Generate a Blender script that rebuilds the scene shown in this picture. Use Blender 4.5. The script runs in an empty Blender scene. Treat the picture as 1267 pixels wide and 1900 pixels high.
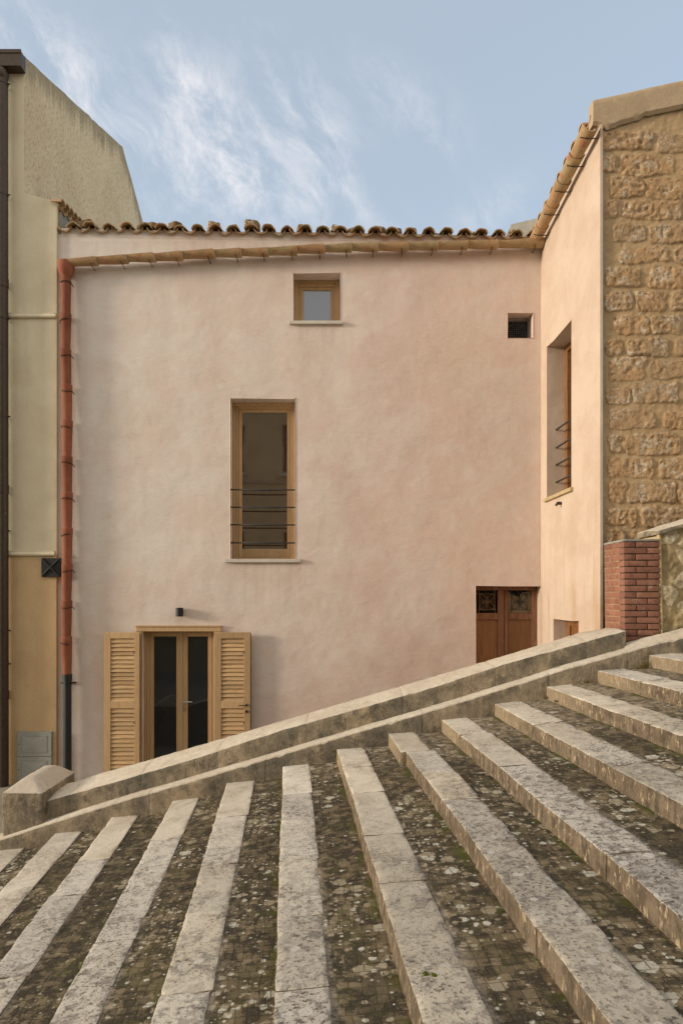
import bpy, math, random
import numpy as np
from mathutils import Vector, noise
R = random.Random(7)
sc = bpy.context.scene
COL = sc.collection
EYE = 2.65            # eye height above the terrace
F = 1267.0            # focal length in photo pixels (24 mm on 24 mm wide frame)
CX, HY = 633.5, 1110.0
D = 9.75              # distance of the pink facade

# ------------------------------------------------------------------ camera
cam = bpy.data.cameras.new("camera"); camo = bpy.data.objects.new("camera", cam); COL.objects.link(camo)
camo.location = (0, 0, EYE); camo.rotation_euler = (math.radians(90), 0, 0)
cam.sensor_fit = 'HORIZONTAL'; cam.sensor_width = 24; cam.lens = 24
cam.shift_y = (HY-950)/1267.0
cam.clip_start = 0.05; cam.clip_end = 500
sc.camera = camo
sc.render.resolution_x = 682; sc.render.resolution_y = 1024

# ------------------------------------------------------------------ light
SUN_DIR = Vector((1, 0.24, -0.19)).normalized()       # direction the light travels
sun = bpy.data.lights.new("sun", 'SUN'); suno = bpy.data.objects.new("sun", sun); COL.objects.link(suno)
suno.rotation_euler = SUN_DIR.to_track_quat('-Z', 'Y').to_euler()
suno.location = (-20, -5, 12)
sun.energy = 1.6; sun.angle = math.radians(9); sun.color = (1.0, 0.87, 0.71)
elev = math.asin(-SUN_DIR.z)
sc.view_settings.view_transform = 'Standard'; sc.view_settings.look = 'None'
sc.view_settings.exposure = 1.0; sc.view_settings.gamma = 1

# ------------------------------------------------------------------ node helpers
class NT:
    def __init__(s, tree):
        s.t = tree; s.n = tree.nodes; s.l = tree.links
    def node(s, typ, **kw):
        nd = s.n.new(typ)
        for k, v in kw.items(): setattr(nd, k, v)
        return nd
    def put(s, sock, v):
        if isinstance(v, bpy.types.NodeSocket): s.l.new(v, sock)
        elif v is not None:
            if hasattr(sock.default_value, '__len__'):
                v = tuple(v) if hasattr(v, '__len__') else (v,)*3
                if len(sock.default_value) == 4 and len(v) == 3: v = v+(1,)
            sock.default_value = v
    def math(s, op, a, b=0.5, c=None, clamp=False):
        nd = s.node('ShaderNodeMath', operation=op); nd.use_clamp = clamp
        s.put(nd.inputs[0], a); s.put(nd.inputs[1], b)
        if c is not None: s.put(nd.inputs[2], c)
        return nd.outputs[0]
    def mix(s, f, a, b, mode='MIX'):
        nd = s.node('ShaderNodeMix', data_type='RGBA', blend_type=mode)
        s.put(nd.inputs['Factor'], f); s.put(nd.inputs[6], a); s.put(nd.inputs[7], b)
        return nd.outputs[2]
    def noise(s, vec, scale=5, detail=6, rough=0.55, dist=0.0):
        nd = s.node('ShaderNodeTexNoise'); s.put(nd.inputs['Vector'], vec)
        nd.inputs['Scale'].default_value = scale; nd.inputs['Detail'].default_value = detail
        nd.inputs['Roughness'].default_value = rough; nd.inputs['Distortion'].default_value = dist
        return nd.outputs['Fac']
    def voro(s, vec, scale=5, feature='F1', rnd=1.0):
        nd = s.node('ShaderNodeTexVoronoi', feature=feature); s.put(nd.inputs['Vector'], vec)
        nd.inputs['Scale'].default_value = scale; nd.inputs['Randomness'].default_value = rnd
        return nd
    def ramp(s, f, lo, hi, a=0.0, b=1.0, smooth=True):
        nd = s.node('ShaderNodeMapRange'); nd.interpolation_type = 'SMOOTHSTEP' if smooth else 'LINEAR'
        s.put(nd.inputs[0], f); s.put(nd.inputs[1], lo); s.put(nd.inputs[2], hi); s.put(nd.inputs[3], a); s.put(nd.inputs[4], b)
        return nd.outputs[0]
    def mapping(s, vec, scale=(1, 1, 1), rot=(0, 0, 0), loc=(0, 0, 0)):
        nd = s.node('ShaderNodeMapping'); s.put(nd.inputs['Vector'], vec)
        nd.inputs['Scale'].default_value = scale; nd.inputs['Rotation'].default_value = rot; nd.inputs['Location'].default_value = loc
        return nd.outputs[0]
    def sep(s, vec):
        nd = s.node('ShaderNodeSeparateXYZ'); s.put(nd.inputs[0], vec); return nd.outputs
    def comb(s, x, y, z):
        nd = s.node('ShaderNodeCombineXYZ'); s.put(nd.inputs[0], x); s.put(nd.inputs[1], y); s.put(nd.inputs[2], z); return nd.outputs[0]
    def attr(s, name): return s.node('ShaderNodeAttribute', attribute_name=name).outputs['Fac']
    def hsv(s, col, h=0.5, sat=1.0, v=1.0):
        nd = s.node('ShaderNodeHueSaturation'); s.put(nd.inputs['Hue'], h); s.put(nd.inputs['Saturation'], sat)
        s.put(nd.inputs['Value'], v); s.put(nd.inputs['Color'], col); return nd.outputs[0]

def material(name):
    m = bpy.data.materials.new(name); m.use_nodes = True
    t = NT(m.node_tree); bsdf = m.node_tree.nodes['Principled BSDF']
    return m, t, bsdf
def finish(t, bsdf, col, rough=0.85, bumps=(), metal=0.0, spec=0.3, ior=None):
    t.put(bsdf.inputs['Base Color'], col); t.put(bsdf.inputs['Roughness'], rough)
    bsdf.inputs['Metallic'].default_value = metal
    bsdf.inputs['Specular IOR Level'].default_value = spec
    if ior: bsdf.inputs['IOR'].default_value = ior
    prev = None
    for h, dist in bumps:
        b = t.node('ShaderNodeBump'); b.inputs['Strength'].default_value = 1.0; b.inputs['Distance'].default_value = dist
        t.put(b.inputs['Height'], h)
        if prev is not None: t.l.new(prev, b.inputs['Normal'])
        prev = b.outputs[0]
    if prev is not None: t.l.new(prev, bsdf.inputs['Normal'])
def objco(t): return t.node('ShaderNodeTexCoord').outputs['Object']
def uvco(t): return t.node('ShaderNodeTexCoord').outputs['UV']

# ------------------------------------------------------------------ world: daylight sky with wisps of cirrus
w = bpy.data.worlds.new("World"); sc.world = w; w.use_nodes = True
t = NT(w.node_tree)
bg = w.node_tree.nodes['Background']; bg.inputs['Strength'].default_value = 0.14
sky = t.node('ShaderNodeTexSky', sky_type='NISHITA'); sky.sun_disc = False
sky.sun_elevation = elev; sky.sun_rotation = math.atan2(-SUN_DIR.x, -SUN_DIR.y)
sky.altitude = 300; sky.air_density = 1.0; sky.dust_density = 2.0; sky.ozone_density = 2.0
dirv = t.node('ShaderNodeTexCoord').outputs['Generated']
sx, sy, sz = t.sep(dirv)
yy = t.math('MAXIMUM', sy, 0.12)
uu = t.math('DIVIDE', sx, yy); vv = t.math('DIVIDE', sz, yy)
uv = t.comb(uu, vv, 0.0)
def gauss(px, py, ang, sa, sb, amp):
    cu, cv = (px-CX)/F, (HY-py)/F; a = math.radians(ang)
    du = t.math('SUBTRACT', uu, cu); dv = t.math('SUBTRACT', vv, cv)
    pa = t.math('ADD', t.math('MULTIPLY', du, math.cos(a)/sa*F), t.math('MULTIPLY', dv, -math.sin(a)/sa*F))
    pb = t.math('ADD', t.math('MULTIPLY', du, math.sin(a)/sb*F), t.math('MULTIPLY', dv, math.cos(a)/sb*F))
    r2 = t.math('ADD', t.math('MULTIPLY', pa, pa), t.math('MULTIPLY', pb, pb))
    return t.math('MULTIPLY', t.math('EXPONENT', t.math('MULTIPLY', r2, -1.0)), amp)
acc = None
for g in ((170, 200, 50, 260, 75, .6), (350, 150, 60, 120, 45, .55), (400, 290, 50, 170, 80, 1.0), (590, 260, 65, 160, 55, .6),
          (520, 210, 40, 140, 80, .45), (760, 200, 45, 120, 55, .42), (900, 400, -40, 90, 40, .45), (40, 90, 45, 110, 60, .6), (600, 370, 20, 160, 50, .3)):
    gg = gauss(*g); acc = gg if acc is None else t.math('ADD', acc, gg)
warp = t.noise(uv, 5, 3, .6)
uvw = t.comb(t.math('ADD', uu, t.math('MULTIPLY', warp, .05)), t.math('ADD', vv, t.math('MULTIPLY', warp, .06)), 0.0)
fib = t.noise(t.mapping(t.mapping(uvw, rot=(0, 0, math.radians(57))), (5.5, 20.0, 1)), 1.0, 11, .66, .7)
puff = t.noise(t.mapping(t.mapping(uvw, rot=(0, 0, math.radians(62))), (6, 11, 1), loc=(3, 1, 0)), 1.0, 13, .70, .4)
dens = t.math('MULTIPLY', acc, t.ramp(t.math('ADD', t.math('MULTIPLY', fib, .28), t.math('MULTIPLY', puff, .77)), .43, .71))
dens = t.math('MULTIPLY', dens, .75, clamp=True)
CLOUD = (3.9, 3.7, 3.7)
# added veil: tunes sky colour and fill light, thicker and warmer behind the camera
side = t.ramp(sy, -.4, .6, 1.0, 0.0)
veil = t.mix(side, (2.35, 2.62, 2.85), (4.2, 3.85, 3.45))
veiled = t.mix(t.math('ADD', .57, t.math('MULTIPLY', side, .30)), sky.outputs[0], veil)
skycol = t.mix(dens, veiled, CLOUD)
t.put(bg.inputs['Color'], skycol)

# ------------------------------------------------------------------ geometry helpers
def P(px, py, Y): return Vector(((px-CX)*Y/F, Y, EYE+(HY-py)*Y/F))
def X_at(px, Y): return (px-CX)*Y/F
def Z_at(py, Y): return EYE+(HY-py)*Y/F

class MB:
    def __init__(s): s.v = []; s.f = []; s.m = []; s.r = []; s.uv = {}; s.cr = 0.5; s.cm = 0
    def vert(s, p): s.v.append((p[0], p[1], p[2])); return len(s.v)-1
    def face(s, idx): s.f.append(tuple(idx)); s.m.append(s.cm); s.r.append(s.cr)
    def quad(s, a, b, c, d): s.face([s.vert(p) for p in (a, b, c, d)])
    def poly(s, pts): s.face([s.vert(p) for p in pts])
    def box(s, x0, x1, y0, y1, z0, z1):
        x0, x1 = min(x0, x1), max(x0, x1); y0, y1 = min(y0, y1), max(y0, y1); z0, z1 = min(z0, z1), max(z0, z1)
        s.hexa([(x0, y0, z0), (x1, y0, z0), (x1, y1, z0), (x0, y1, z0), (x0, y0, z1), (x1, y0, z1), (x1, y1, z1), (x0, y1, z1)])
    def hexa(s, c):
        b = len(s.v); s.v.extend([tuple(p) for p in c])
        for f in ((0, 3, 2, 1), (4, 5, 6, 7), (0, 1, 5, 4), (1, 2, 6, 5), (2, 3, 7, 6), (3, 0, 4, 7)): s.face([b+i for i in f])
    def prism(s, pts, vec):
        n = len(pts); b = len(s.v); vec = Vector(vec)
        for p in pts: s.vert(p)
        for p in pts: s.vert(Vector(p)+vec)
        s.face(list(range(b, b+n))[::-1]); s.face(range(b+n, b+2*n))
        for i in range(n): j = (i+1) % n; s.face([b+i, b+j, b+n+j, b+n+i])
    def tube(s, pts, rad, seg=12, cap=True):
        pts = [Vector(p) for p in pts]
        if not hasattr(rad, '__len__'): rad = [rad]*len(pts)
        rings = []
        for i, p in enumerate(pts):
            d = (pts[min(i+1, len(pts)-1)]-pts[max(i-1, 0)]).normalized()
            a = d.orthogonal() if abs(d.z) > .99 else d.cross(Vector((0, 0, 1)))
            if abs(d.z) > .99: a = Vector((1, 0, 0))
            a.normalize(); b2 = d.cross(a).normalized()
            rings.append([s.vert(p+(a*math.cos(2*math.pi*k/seg)+b2*math.sin(2*math.pi*k/seg))*rad[i]) for k in range(seg)])
        for i in range(len(rings)-1):
            for k in range(seg): s.face([rings[i][k], rings[i][(k+1) % seg], rings[i+1][(k+1) % seg], rings[i+1][k]])
        if cap: s.face(rings[0][::-1]); s.face(rings[-1])
    def halfpipe(s, p0, p1, r0, r1, up, th=.012, arc=170, seg=12, n=4, wob=0.0):
        """a terracotta tile: open towards `up`"""
        p0 = Vector(p0); p1 = Vector(p1); d = (p1-p0).normalized(); up = Vector(up); up = (up-d*up.dot(d)).normalized(); sd = d.cross(up)
        inn, out = [], []
        for i in range(n+1):
            tt = i/n; c = p0.lerp(p1, tt); r = r0+(r1-r0)*tt
            ri, ro = [], []
            for k in range(seg+1):
                a = math.radians(-90-arc/2+arc*k/seg)
                w_ = 1+wob*noise.noise(Vector((c.x*3+k*.3, c.y*3, c.z*3)))
                dd = sd*math.cos(a)+up*math.sin(a)
                ro.append(s.vert(c+dd*r*w_)); ri.append(s.vert(c+dd*(r-th)*w_))
            inn.append(ri); out.append(ro)
        for i in range(n):
            for k in range(seg):
                s.face([out[i][k], out[i][k+1], out[i+1][k+1], out[i+1][k]])
                s.face([inn[i][k+1], inn[i][k], inn[i+1][k], inn[i+1][k+1]])
            for k in (0, seg): s.face([out[i][k], out[i+1][k], inn[i+1][k], inn[i][k]])
        for i in (0, n):
            for k in range(seg): s.face([out[i][k+1], out[i][k], inn[i][k], inn[i][k+1]])
    def rblock(s, corners, step=.03, r=.012, lo=.004, hi=.002, chip=.012, seed=0, top_mat=None, side_mat=None, deep=None):
        """a rough stone block from 8 corners (same order as hexa): rounded, chipped and uneven"""
        c = [Vector(p) for p in corners]
        L = ((c[1]-c[0]).length, (c[3]-c[0]).length, (c[4]-c[0]).length)
        def axis(Ln, st):
            n = max(1, int(round((Ln-2*r)/st))); a = [0.0, r*.35/Ln]
            a += [(r+(Ln-2*r)*i/n)/Ln for i in range(n+1)]; a += [1-r*.35/Ln, 1.0]
            return a
        ax = [axis(L[0], step), axis(L[1], step), axis(L[2], max(step, .03))]
        cache = {}
        off = Vector((seed*3.1, seed*1.7, seed*.9))
        def pt(i, j, k):
            key = (i, j, k)
            if key in cache: return cache[key]
            q = [ax[0][i], ax[1][j], ax[2][k]]; loc = [q[a]*L[a] for a in range(3)]
            base = Vector(loc); 
            def tri(u, v, w_):
                return ((c[0]*(1-u)+c[1]*u)*(1-v)+(c[3]*(1-u)+c[2]*u)*v)*(1-w_)+((c[4]*(1-u)+c[5]*u)*(1-v)+(c[7]*(1-u)+c[6]*u)*v)*w_
            wp = tri(*q)
            cn = noise.noise(wp*7+off); rr = r
            if cn > .12: rr = r+chip*min(1, (cn-.12)*5)
            inner = Vector([min(max(loc[a], min(rr, L[a]/2)), L[a]-min(rr, L[a]/2)) for a in range(3)])
            dlt = base-inner
            if dlt.length > rr*.999 and dlt.length > 0: dlt = dlt.normalized()*rr
            nl = inner+dlt
            wp = tri(nl[0]/L[0], nl[1]/L[1], nl[2]/L[2])
            wp = wp+noise.noise_vector(wp*3+off)*lo+noise.noise_vector(wp*19+off)*hi
            cache[key] = s.vert(wp); return cache[key]
        nx, ny, nz = (len(a)-1 for a in ax)
        def fc(idx, top):
            m0 = s.cm
            if top_mat is not None: s.cm = top_mat if top else side_mat
            s.face(idx); s.cm = m0
        for i in range(nx):
            for j in range(ny):
                fc([pt(i, j, nz), pt(i+1, j, nz), pt(i+1, j+1, nz), pt(i, j+1, nz)], True)
        for i in range(nx):
            for k in range(nz):
                fc([pt(i, 0, k), pt(i+1, 0, k), pt(i+1, 0, k+1), pt(i, 0, k+1)], False)
                fc([pt(i+1, ny, k), pt(i, ny, k), pt(i, ny, k+1), pt(i+1, ny, k+1)], False)
        for j in range(ny):
            for k in range(nz):
                fc([pt(0, j+1, k), pt(0, j, k), pt(0, j, k+1), pt(0, j+1, k+1)], False)
                fc([pt(nx, j, k), pt(nx, j+1, k), pt(nx, j+1, k+1), pt(nx, j, k+1)], False)
    def build(s, name, mats, parent=None, smooth=False, bevel=0, uvs=None, attrs=None):
        me = bpy.data.meshes.new(name); me.from_pydata(s.v, [], s.f)
        if not isinstance(mats, (list, tuple)): mats = [mats]
        for m in mats: me.materials.append(m)
        me.polygons.foreach_set('material_index', s.m)
        a = me.attributes.new('rnd', 'FLOAT', 'FACE'); a.data.foreach_set('value', s.r)
        if attrs:
            for k, arr in attrs.items():
                a = me.attributes.new(k, 'FLOAT', 'POINT'); a.data.foreach_set('value', arr)
        if uvs is not None:
            ul = me.uv_layers.new(name='UVMap'); li = np.zeros(len(me.loops), dtype=np.int32); me.loops.foreach_get('vertex_index', li)
            ul.data.foreach_set('uv', np.asarray(uvs, dtype=np.float32)[li].ravel())
        if smooth is True: me.polygons.foreach_set('use_smooth', [True]*len(me.polygons))
        me.update()
        o = bpy.data.objects.new(name, me); COL.objects.link(o)
        if smooth == 'angle':
            me.polygons.foreach_set('use_smooth', [True]*len(me.polygons)); me.set_sharp_from_angle(angle=math.radians(38))
        if bevel:
            b = o.modifiers.new('bevel', 'BEVEL'); b.width = bevel; b.segments = 2; b.limit_method = 'ANGLE'; b.angle_limit = math.radians(40)
        if parent is not None:
            o.parent = parent
            if parent.type == 'EMPTY': o.location = -Vector(parent.location)
        return o

def tag(o, label=None, cat=None, group=None, kind=None):
    if label: o['label'] = label
    if cat: o['category'] = cat
    if group: o['group'] = group
    if kind: o['kind'] = kind
    return o
def thing(name, loc, label, cat, group=None):
    o = bpy.data.objects.new(name, None); COL.objects.link(o); o.location = loc; o.empty_display_size = .2
    return tag(o, label, cat, group)

# ------------------------------------------------------------------ materials
def mat_pink():
    m, t, b = material('pink_lime_plaster'); co = objco(t)
    n1 = t.noise(co, .55, 5, .6, .4); n2 = t.noise(t.mapping(co, (1, 1, 1.15), loc=(5, 2, 1)), 1.5, 9, .70, .25); n3 = t.noise(co, 9, 8, .6)
    streak = t.noise(t.mapping(co, (6, 6, .5)), 1.0, 6, .6)
    fine = t.noise(co, 60, 4, .6)
    x, y, z = t.sep(co)
    pink = (.655, .51, .435); pale = (.72, .665, .60); ochre = (.61, .48, .37)
    left = t.ramp(x, -3.9, 1.8, 1.0, 0.0)                 # paler, greyer left end: partly the wash, partly light put into the colour
    f = t.math('ADD', t.ramp(n2, .36, .64, -.15, .38), t.math('MULTIPLY', left, .72), clamp=True)
    c = t.mix(f, pink, pale)
    c = t.mix(t.math('MULTIPLY', t.ramp(n1, .5, .7), .35), c, ochre)
    low = t.ramp(z, .4, 3.2, .45, 0.0)
    c = t.mix(t.math('MULTIPLY', low, t.ramp(n1, .35, .6)), c, (.54, .385, .31))
    c = t.mix(t.ramp(streak, .5, .75, 0, .16), c, (.52, .43, .365))
    trow = t.noise(t.mapping(co, (3, 3, 9)), 1.0, 8, .72, .8); c = t.mix(t.ramp(trow, .52, .66, 0, .28), c, (.66, .60, .54))
    crk = t.node('ShaderNodeTexVoronoi', feature='DISTANCE_TO_EDGE'); crk.inputs['Scale'].default_value = .9
    wv = t.node('ShaderNodeVectorMath', operation='ADD'); t.put(wv.inputs[0], co); t.put(wv.inputs[1], t.comb(t.math('MULTIPLY', n3, .5), 0.0, t.math('MULTIPLY', trow, .5))); t.put(crk.inputs['Vector'], wv.outputs[0])
    c = t.mix(t.math('MULTIPLY', t.ramp(crk.outputs['Distance'], .0, .006, 1, 0), t.ramp(n1, .5, .62, 0, .28)), c, (.30, .22, .18))
    c = t.mix(t.ramp(n3, .35, .7, 0, .12), c, (.70, .62, .55))
    zs_ = None
    for xa, xb, zt_, ln_ in ((-1.68, -.55, 3.2, 1.3), (-.75, .02, 6.6, .9), (-4.1, 2.9, 7.75, .45), (-3.95, -3.6, 7.3, 5)):
        mk = t.math('MULTIPLY', t.math('MULTIPLY', t.ramp(x, xa-.08, xa+.12), t.ramp(x, xb-.12, xb+.08, 1, 0)), t.math('MULTIPLY', t.ramp(z, zt_-ln_, zt_, 0, 1), t.math('LESS_THAN', z, zt_)))
        zs_ = mk if zs_ is None else t.math('MAXIMUM', zs_, mk)
    drip = t.noise(t.mapping(co, (13, 13, .55)), 1.0, 6, .65)
    c = t.mix(t.math('MULTIPLY', zs_, t.ramp(drip, .42, .62, .04, .24)), c, (.42, .345, .29))
    # the south wing was washed a creamier colour
    wing = t.math('MULTIPLY', t.ramp(x, 2.84, 2.848), 1.0)
    cream = t.mix(t.ramp(n2, .38, .66), (.585, .475, .375), (.52, .405, .31))
    cream = t.mix(t.ramp(t.math('MULTIPLY', t.ramp(streak, .42, .7), t.ramp(z, 1.2, 5.0, 1, .25)), 0, 1, 0, .8), cream, (.45, .30, .19))
    c = t.mix(wing, c, cream)
    finish(t, b, c, .93, ((t.noise(co, 1.3, 3, .5), .035), (t.noise(t.mapping(co, (1, 1, 2)), 14, 6, .6), .004), (fine, .0012)), spec=.15)
    return m
def mat_plain_plaster(name, c1, c2, sc1=1.2, bumpsc=40, bump=.002, dirt=None, streakf=.25):
    m, t, b = material(name); co = objco(t)
    n = t.noise(co, sc1, 7, .62, .4); st = t.noise(t.mapping(co, (5, 5, .5)), 1, 6, .6)
    c = t.mix(t.ramp(n, .35, .68), c1, c2)
    c = t.mix(t.ramp(st, .5, .75, 0, streakf), c, dirt or tuple(v*.7 for v in c1))
    c = t.mix(t.ramp(t.noise(co, 30, 4, .6), .4, .75, 0, .12), c, (.75, .70, .6))
    finish(t, b, c, .92, ((t.noise(co, bumpsc, 5, .6), bump), (t.noise(co, 2, 3), .02)), spec=.15)
    return m
def mat_rough_render():
    m, t, b = material('rough_cast_render'); co = objco(t)
    n = t.noise(co, .8, 6, .6, .4); g = t.noise(t.mapping(co, (1, 1, .45), (.6, 0, 0)), 34, 4, .65)
    c = t.mix(t.ramp(n, .35, .65), (.76, .65, .45), (.68, .565, .38))
    c = t.mix(t.ramp(g, .50, .64, 0, .6), c, (.36, .27, .155))
    up = t.attr('topd'); st = t.noise(t.mapping(co, (9, 9, .45)), 1, 7, .6)
    dd = t.ramp(t.math('SUBTRACT', up, t.math('MULTIPLY', st, 1.1)), -.5, -.12, 1, 0)
    c = t.mix(t.math('MULTIPLY', dd, .6), c, (.19, .165, .11))
    finish(t, b, c, .95, ((g, .03), (t.noise(co, 90, 3), .004)), spec=.1)
    return m
def mat_wood(name, c1, c2, c3, scale=1.0, rough=.55, axis='Z', wear=None, spec=.35):
    m, t, b = material(name); co = objco(t)
    s3 = {'Z': (1, 1, .06), 'X': (.06, 1, 1)}[axis]
    rn = t.attr('rnd')
    cv = t.node('ShaderNodeVectorMath', operation='ADD'); t.put(cv.inputs[0], co); t.put(cv.inputs[1], t.comb(t.math('MULTIPLY', rn, 7), 0.0, t.math('MULTIPLY', rn, 5)))
    g = t.noise(t.mapping(cv.outputs[0], tuple(v*45*scale for v in s3)), 1, 6, .6, 1.4)
    g2 = t.noise(t.mapping(cv.outputs[0], tuple(v*150*scale for v in s3)), 1, 3, .6, .2)
    c = t.mix(t.ramp(g, .36, .66), c1, c2); c = t.mix(t.ramp(g2, .5, .8, 0, .45), c, c3)
    c = t.hsv(c, v=t.ramp(rn, 0, 1, .8, 1.18, smooth=False))
    if wear:
        wn = t.noise(t.mapping(co, (1, 1, .35)), 22, 9, .75); c = t.mix(t.ramp(wn, .53, .62, 0, .75), c, wear)
    finish(t, b, c, rough, ((g2, .0008),), spec=spec)
    return m
def mat_metal(name, col, rough=.5, metal=.0, var=.3):
    m, t, b = material(name); co = objco(t)
    n = t.noise(co, 25, 6, .65)
    c = t.mix(t.ramp(n, .4, .7, 0, var), col, tuple(min(1, v*1.9+.01) for v in col))
    finish(t, b, c, rough, ((n, .0006),), metal=metal, spec=.4)
    return m
def mat_glass(name, col, ior):
    m, t, b = material(name); co = objco(t)
    n = t.noise(co, 1.2, 2); dust = t.noise(co, 40, 6, .7)
    finish(t, b, t.mix(t.ramp(dust, .5, .8, 0, .06), col, tuple(v*2+.01 for v in col)), .03, ((n, .0015),), spec=.5, ior=ior)
    return m
def mat_tile():
    m, t, b = material('old_terracotta'); co = objco(t); rn = t.attr('rnd')
    n = t.noise(co, 9, 7, .65, .4); n2 = t.noise(co, 45, 5, .65)
    c = t.mix(t.ramp(rn, 0, 1, 0, 1, False), (.46, .27, .145), (.42, .33, .185))
    c = t.mix(t.ramp(n, .4, .65, 0, .6), c, (.29, .23, .125))
    c = t.mix(t.ramp(n2, .54, .68, 0, .45), c, (.15, .11, .07))
    c = t.mix(t.ramp(t.noise(t.mapping(co, loc=(3, 3, 3)), 16, 8, .7), .6, .68, 0, .8), c, (.52, .46, .33))
    c = t.mix(t.ramp(t.noise(t.mapping(co, loc=(9, 3, 1)), 6, 5, .6), .56, .66, 0, .55), c, (.40, .13, .065))
    finish(t, b, c, .9, ((n2, .004), (n, .006)), spec=.15)
    return m
def mat_pipe():
    m, t, b = material('new_terracotta'); co = objco(t); rn = t.attr('rnd')
    n = t.noise(t.mapping(co, (1, 1, .5)), 9, 6, .6)
    c = t.mix(t.ramp(n, .35, .7), (.29, .105, .058), (.225, .078, .044)); c = t.hsv(c, v=t.ramp(rn, 0, 1, .82, 1.12, False))
    c = t.mix(t.ramp(t.noise(co, 60, 5), .6, .8, 0, .25), c, (.55, .35, .25))
    finish(t, b, c, .8, ((t.noise(co, 30, 5), .002),), spec=.2)
    return m
def mat_slab():
    """limestone slabs of the stairs: pale, pitted, with grey and black lichen"""
    m, t, b = material('limestone_slab'); co = objco(t); rn = t.attr('rnd')
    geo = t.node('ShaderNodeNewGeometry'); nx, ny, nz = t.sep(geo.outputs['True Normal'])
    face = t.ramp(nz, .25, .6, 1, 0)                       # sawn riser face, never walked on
    x, y, z = t.sep(co)
    n1 = t.noise(co, 2.2, 7, .65, .5); n2 = t.noise(co, 16, 9, .72, .4); n3 = t.noise(t.mapping(co, loc=(4, 7, 2)), 48, 7, .7)
    near = t.math('MULTIPLY', t.ramp(y, 6.2, 3.0, 0, 1), t.ramp(x, -1.0, 1.0, .45, 1)); c = t.mix(t.ramp(n1, .35, .65), (.68, .62, .515), (.57, .505, .405)); c = t.mix(near, c, t.mix(t.ramp(n1, .4, .6), (.53, .48, .40), (.43, .385, .315)))
    c = t.hsv(c, sat=t.ramp(rn, 0, 1, 1.25, .75, False), v=t.ramp(t.math('FRACT', t.math('MULTIPLY', rn, 7.3)), 0, 1, .84, 1.08, False))
    wear = t.math('ADD', t.math('ADD', t.ramp(y, 6.6, 3.0, .10, .78), t.ramp(n1, .4, .65, -.25, .3)), t.ramp(rn, 0, 1, -.26, .26, False), clamp=True); wear = t.math('ADD', wear, t.ramp(x, -.5, 1.5, 0, .22), clamp=True)   # lichen thins out near the wall
    c = t.mix(t.math('MULTIPLY', t.ramp(n2, .48, .57), t.math('MULTIPLY', wear, .95)), c, (.23, .205, .175))
    c = t.mix(t.math('MULTIPLY', t.ramp(n3, .53, .60), t.math('MULTIPLY', wear, 1.0)), c, (.095, .083, .07))
    vo = t.voro(t.mapping(co, loc=(1, 2, 3)), 14); vc = t.sep(vo.outputs['Color'])[0]
    rad = t.ramp(vc, .72, 1, 0, .42)
    sp = t.math('MULTIPLY', t.math('LESS_THAN', t.math('ADD', vo.outputs['Distance'], t.math('MULTIPLY', t.math('SUBTRACT', n3, .5), .35)), rad), t.math('MULTIPLY', wear, .7))
    c = t.mix(sp, c, (.62, .59, .52))
    stain = t.noise(t.mapping(co, (1, 1, .6)), 13, 9, .74)
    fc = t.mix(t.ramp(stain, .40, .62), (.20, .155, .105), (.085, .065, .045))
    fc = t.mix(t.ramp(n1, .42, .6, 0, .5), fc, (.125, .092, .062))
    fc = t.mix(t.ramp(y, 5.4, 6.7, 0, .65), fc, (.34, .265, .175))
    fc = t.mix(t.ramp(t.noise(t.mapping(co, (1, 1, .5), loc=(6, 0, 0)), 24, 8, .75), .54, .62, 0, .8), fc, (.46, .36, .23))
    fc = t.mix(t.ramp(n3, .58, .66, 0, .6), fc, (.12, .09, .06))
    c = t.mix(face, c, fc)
    pit = t.voro(co, 70); 
    finish(t, b, c, .9, ((n2, .008), (n3, .004), (t.ramp(pit.outputs['Distance'], 0, .35), .002)), spec=.2)
    return m
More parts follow.
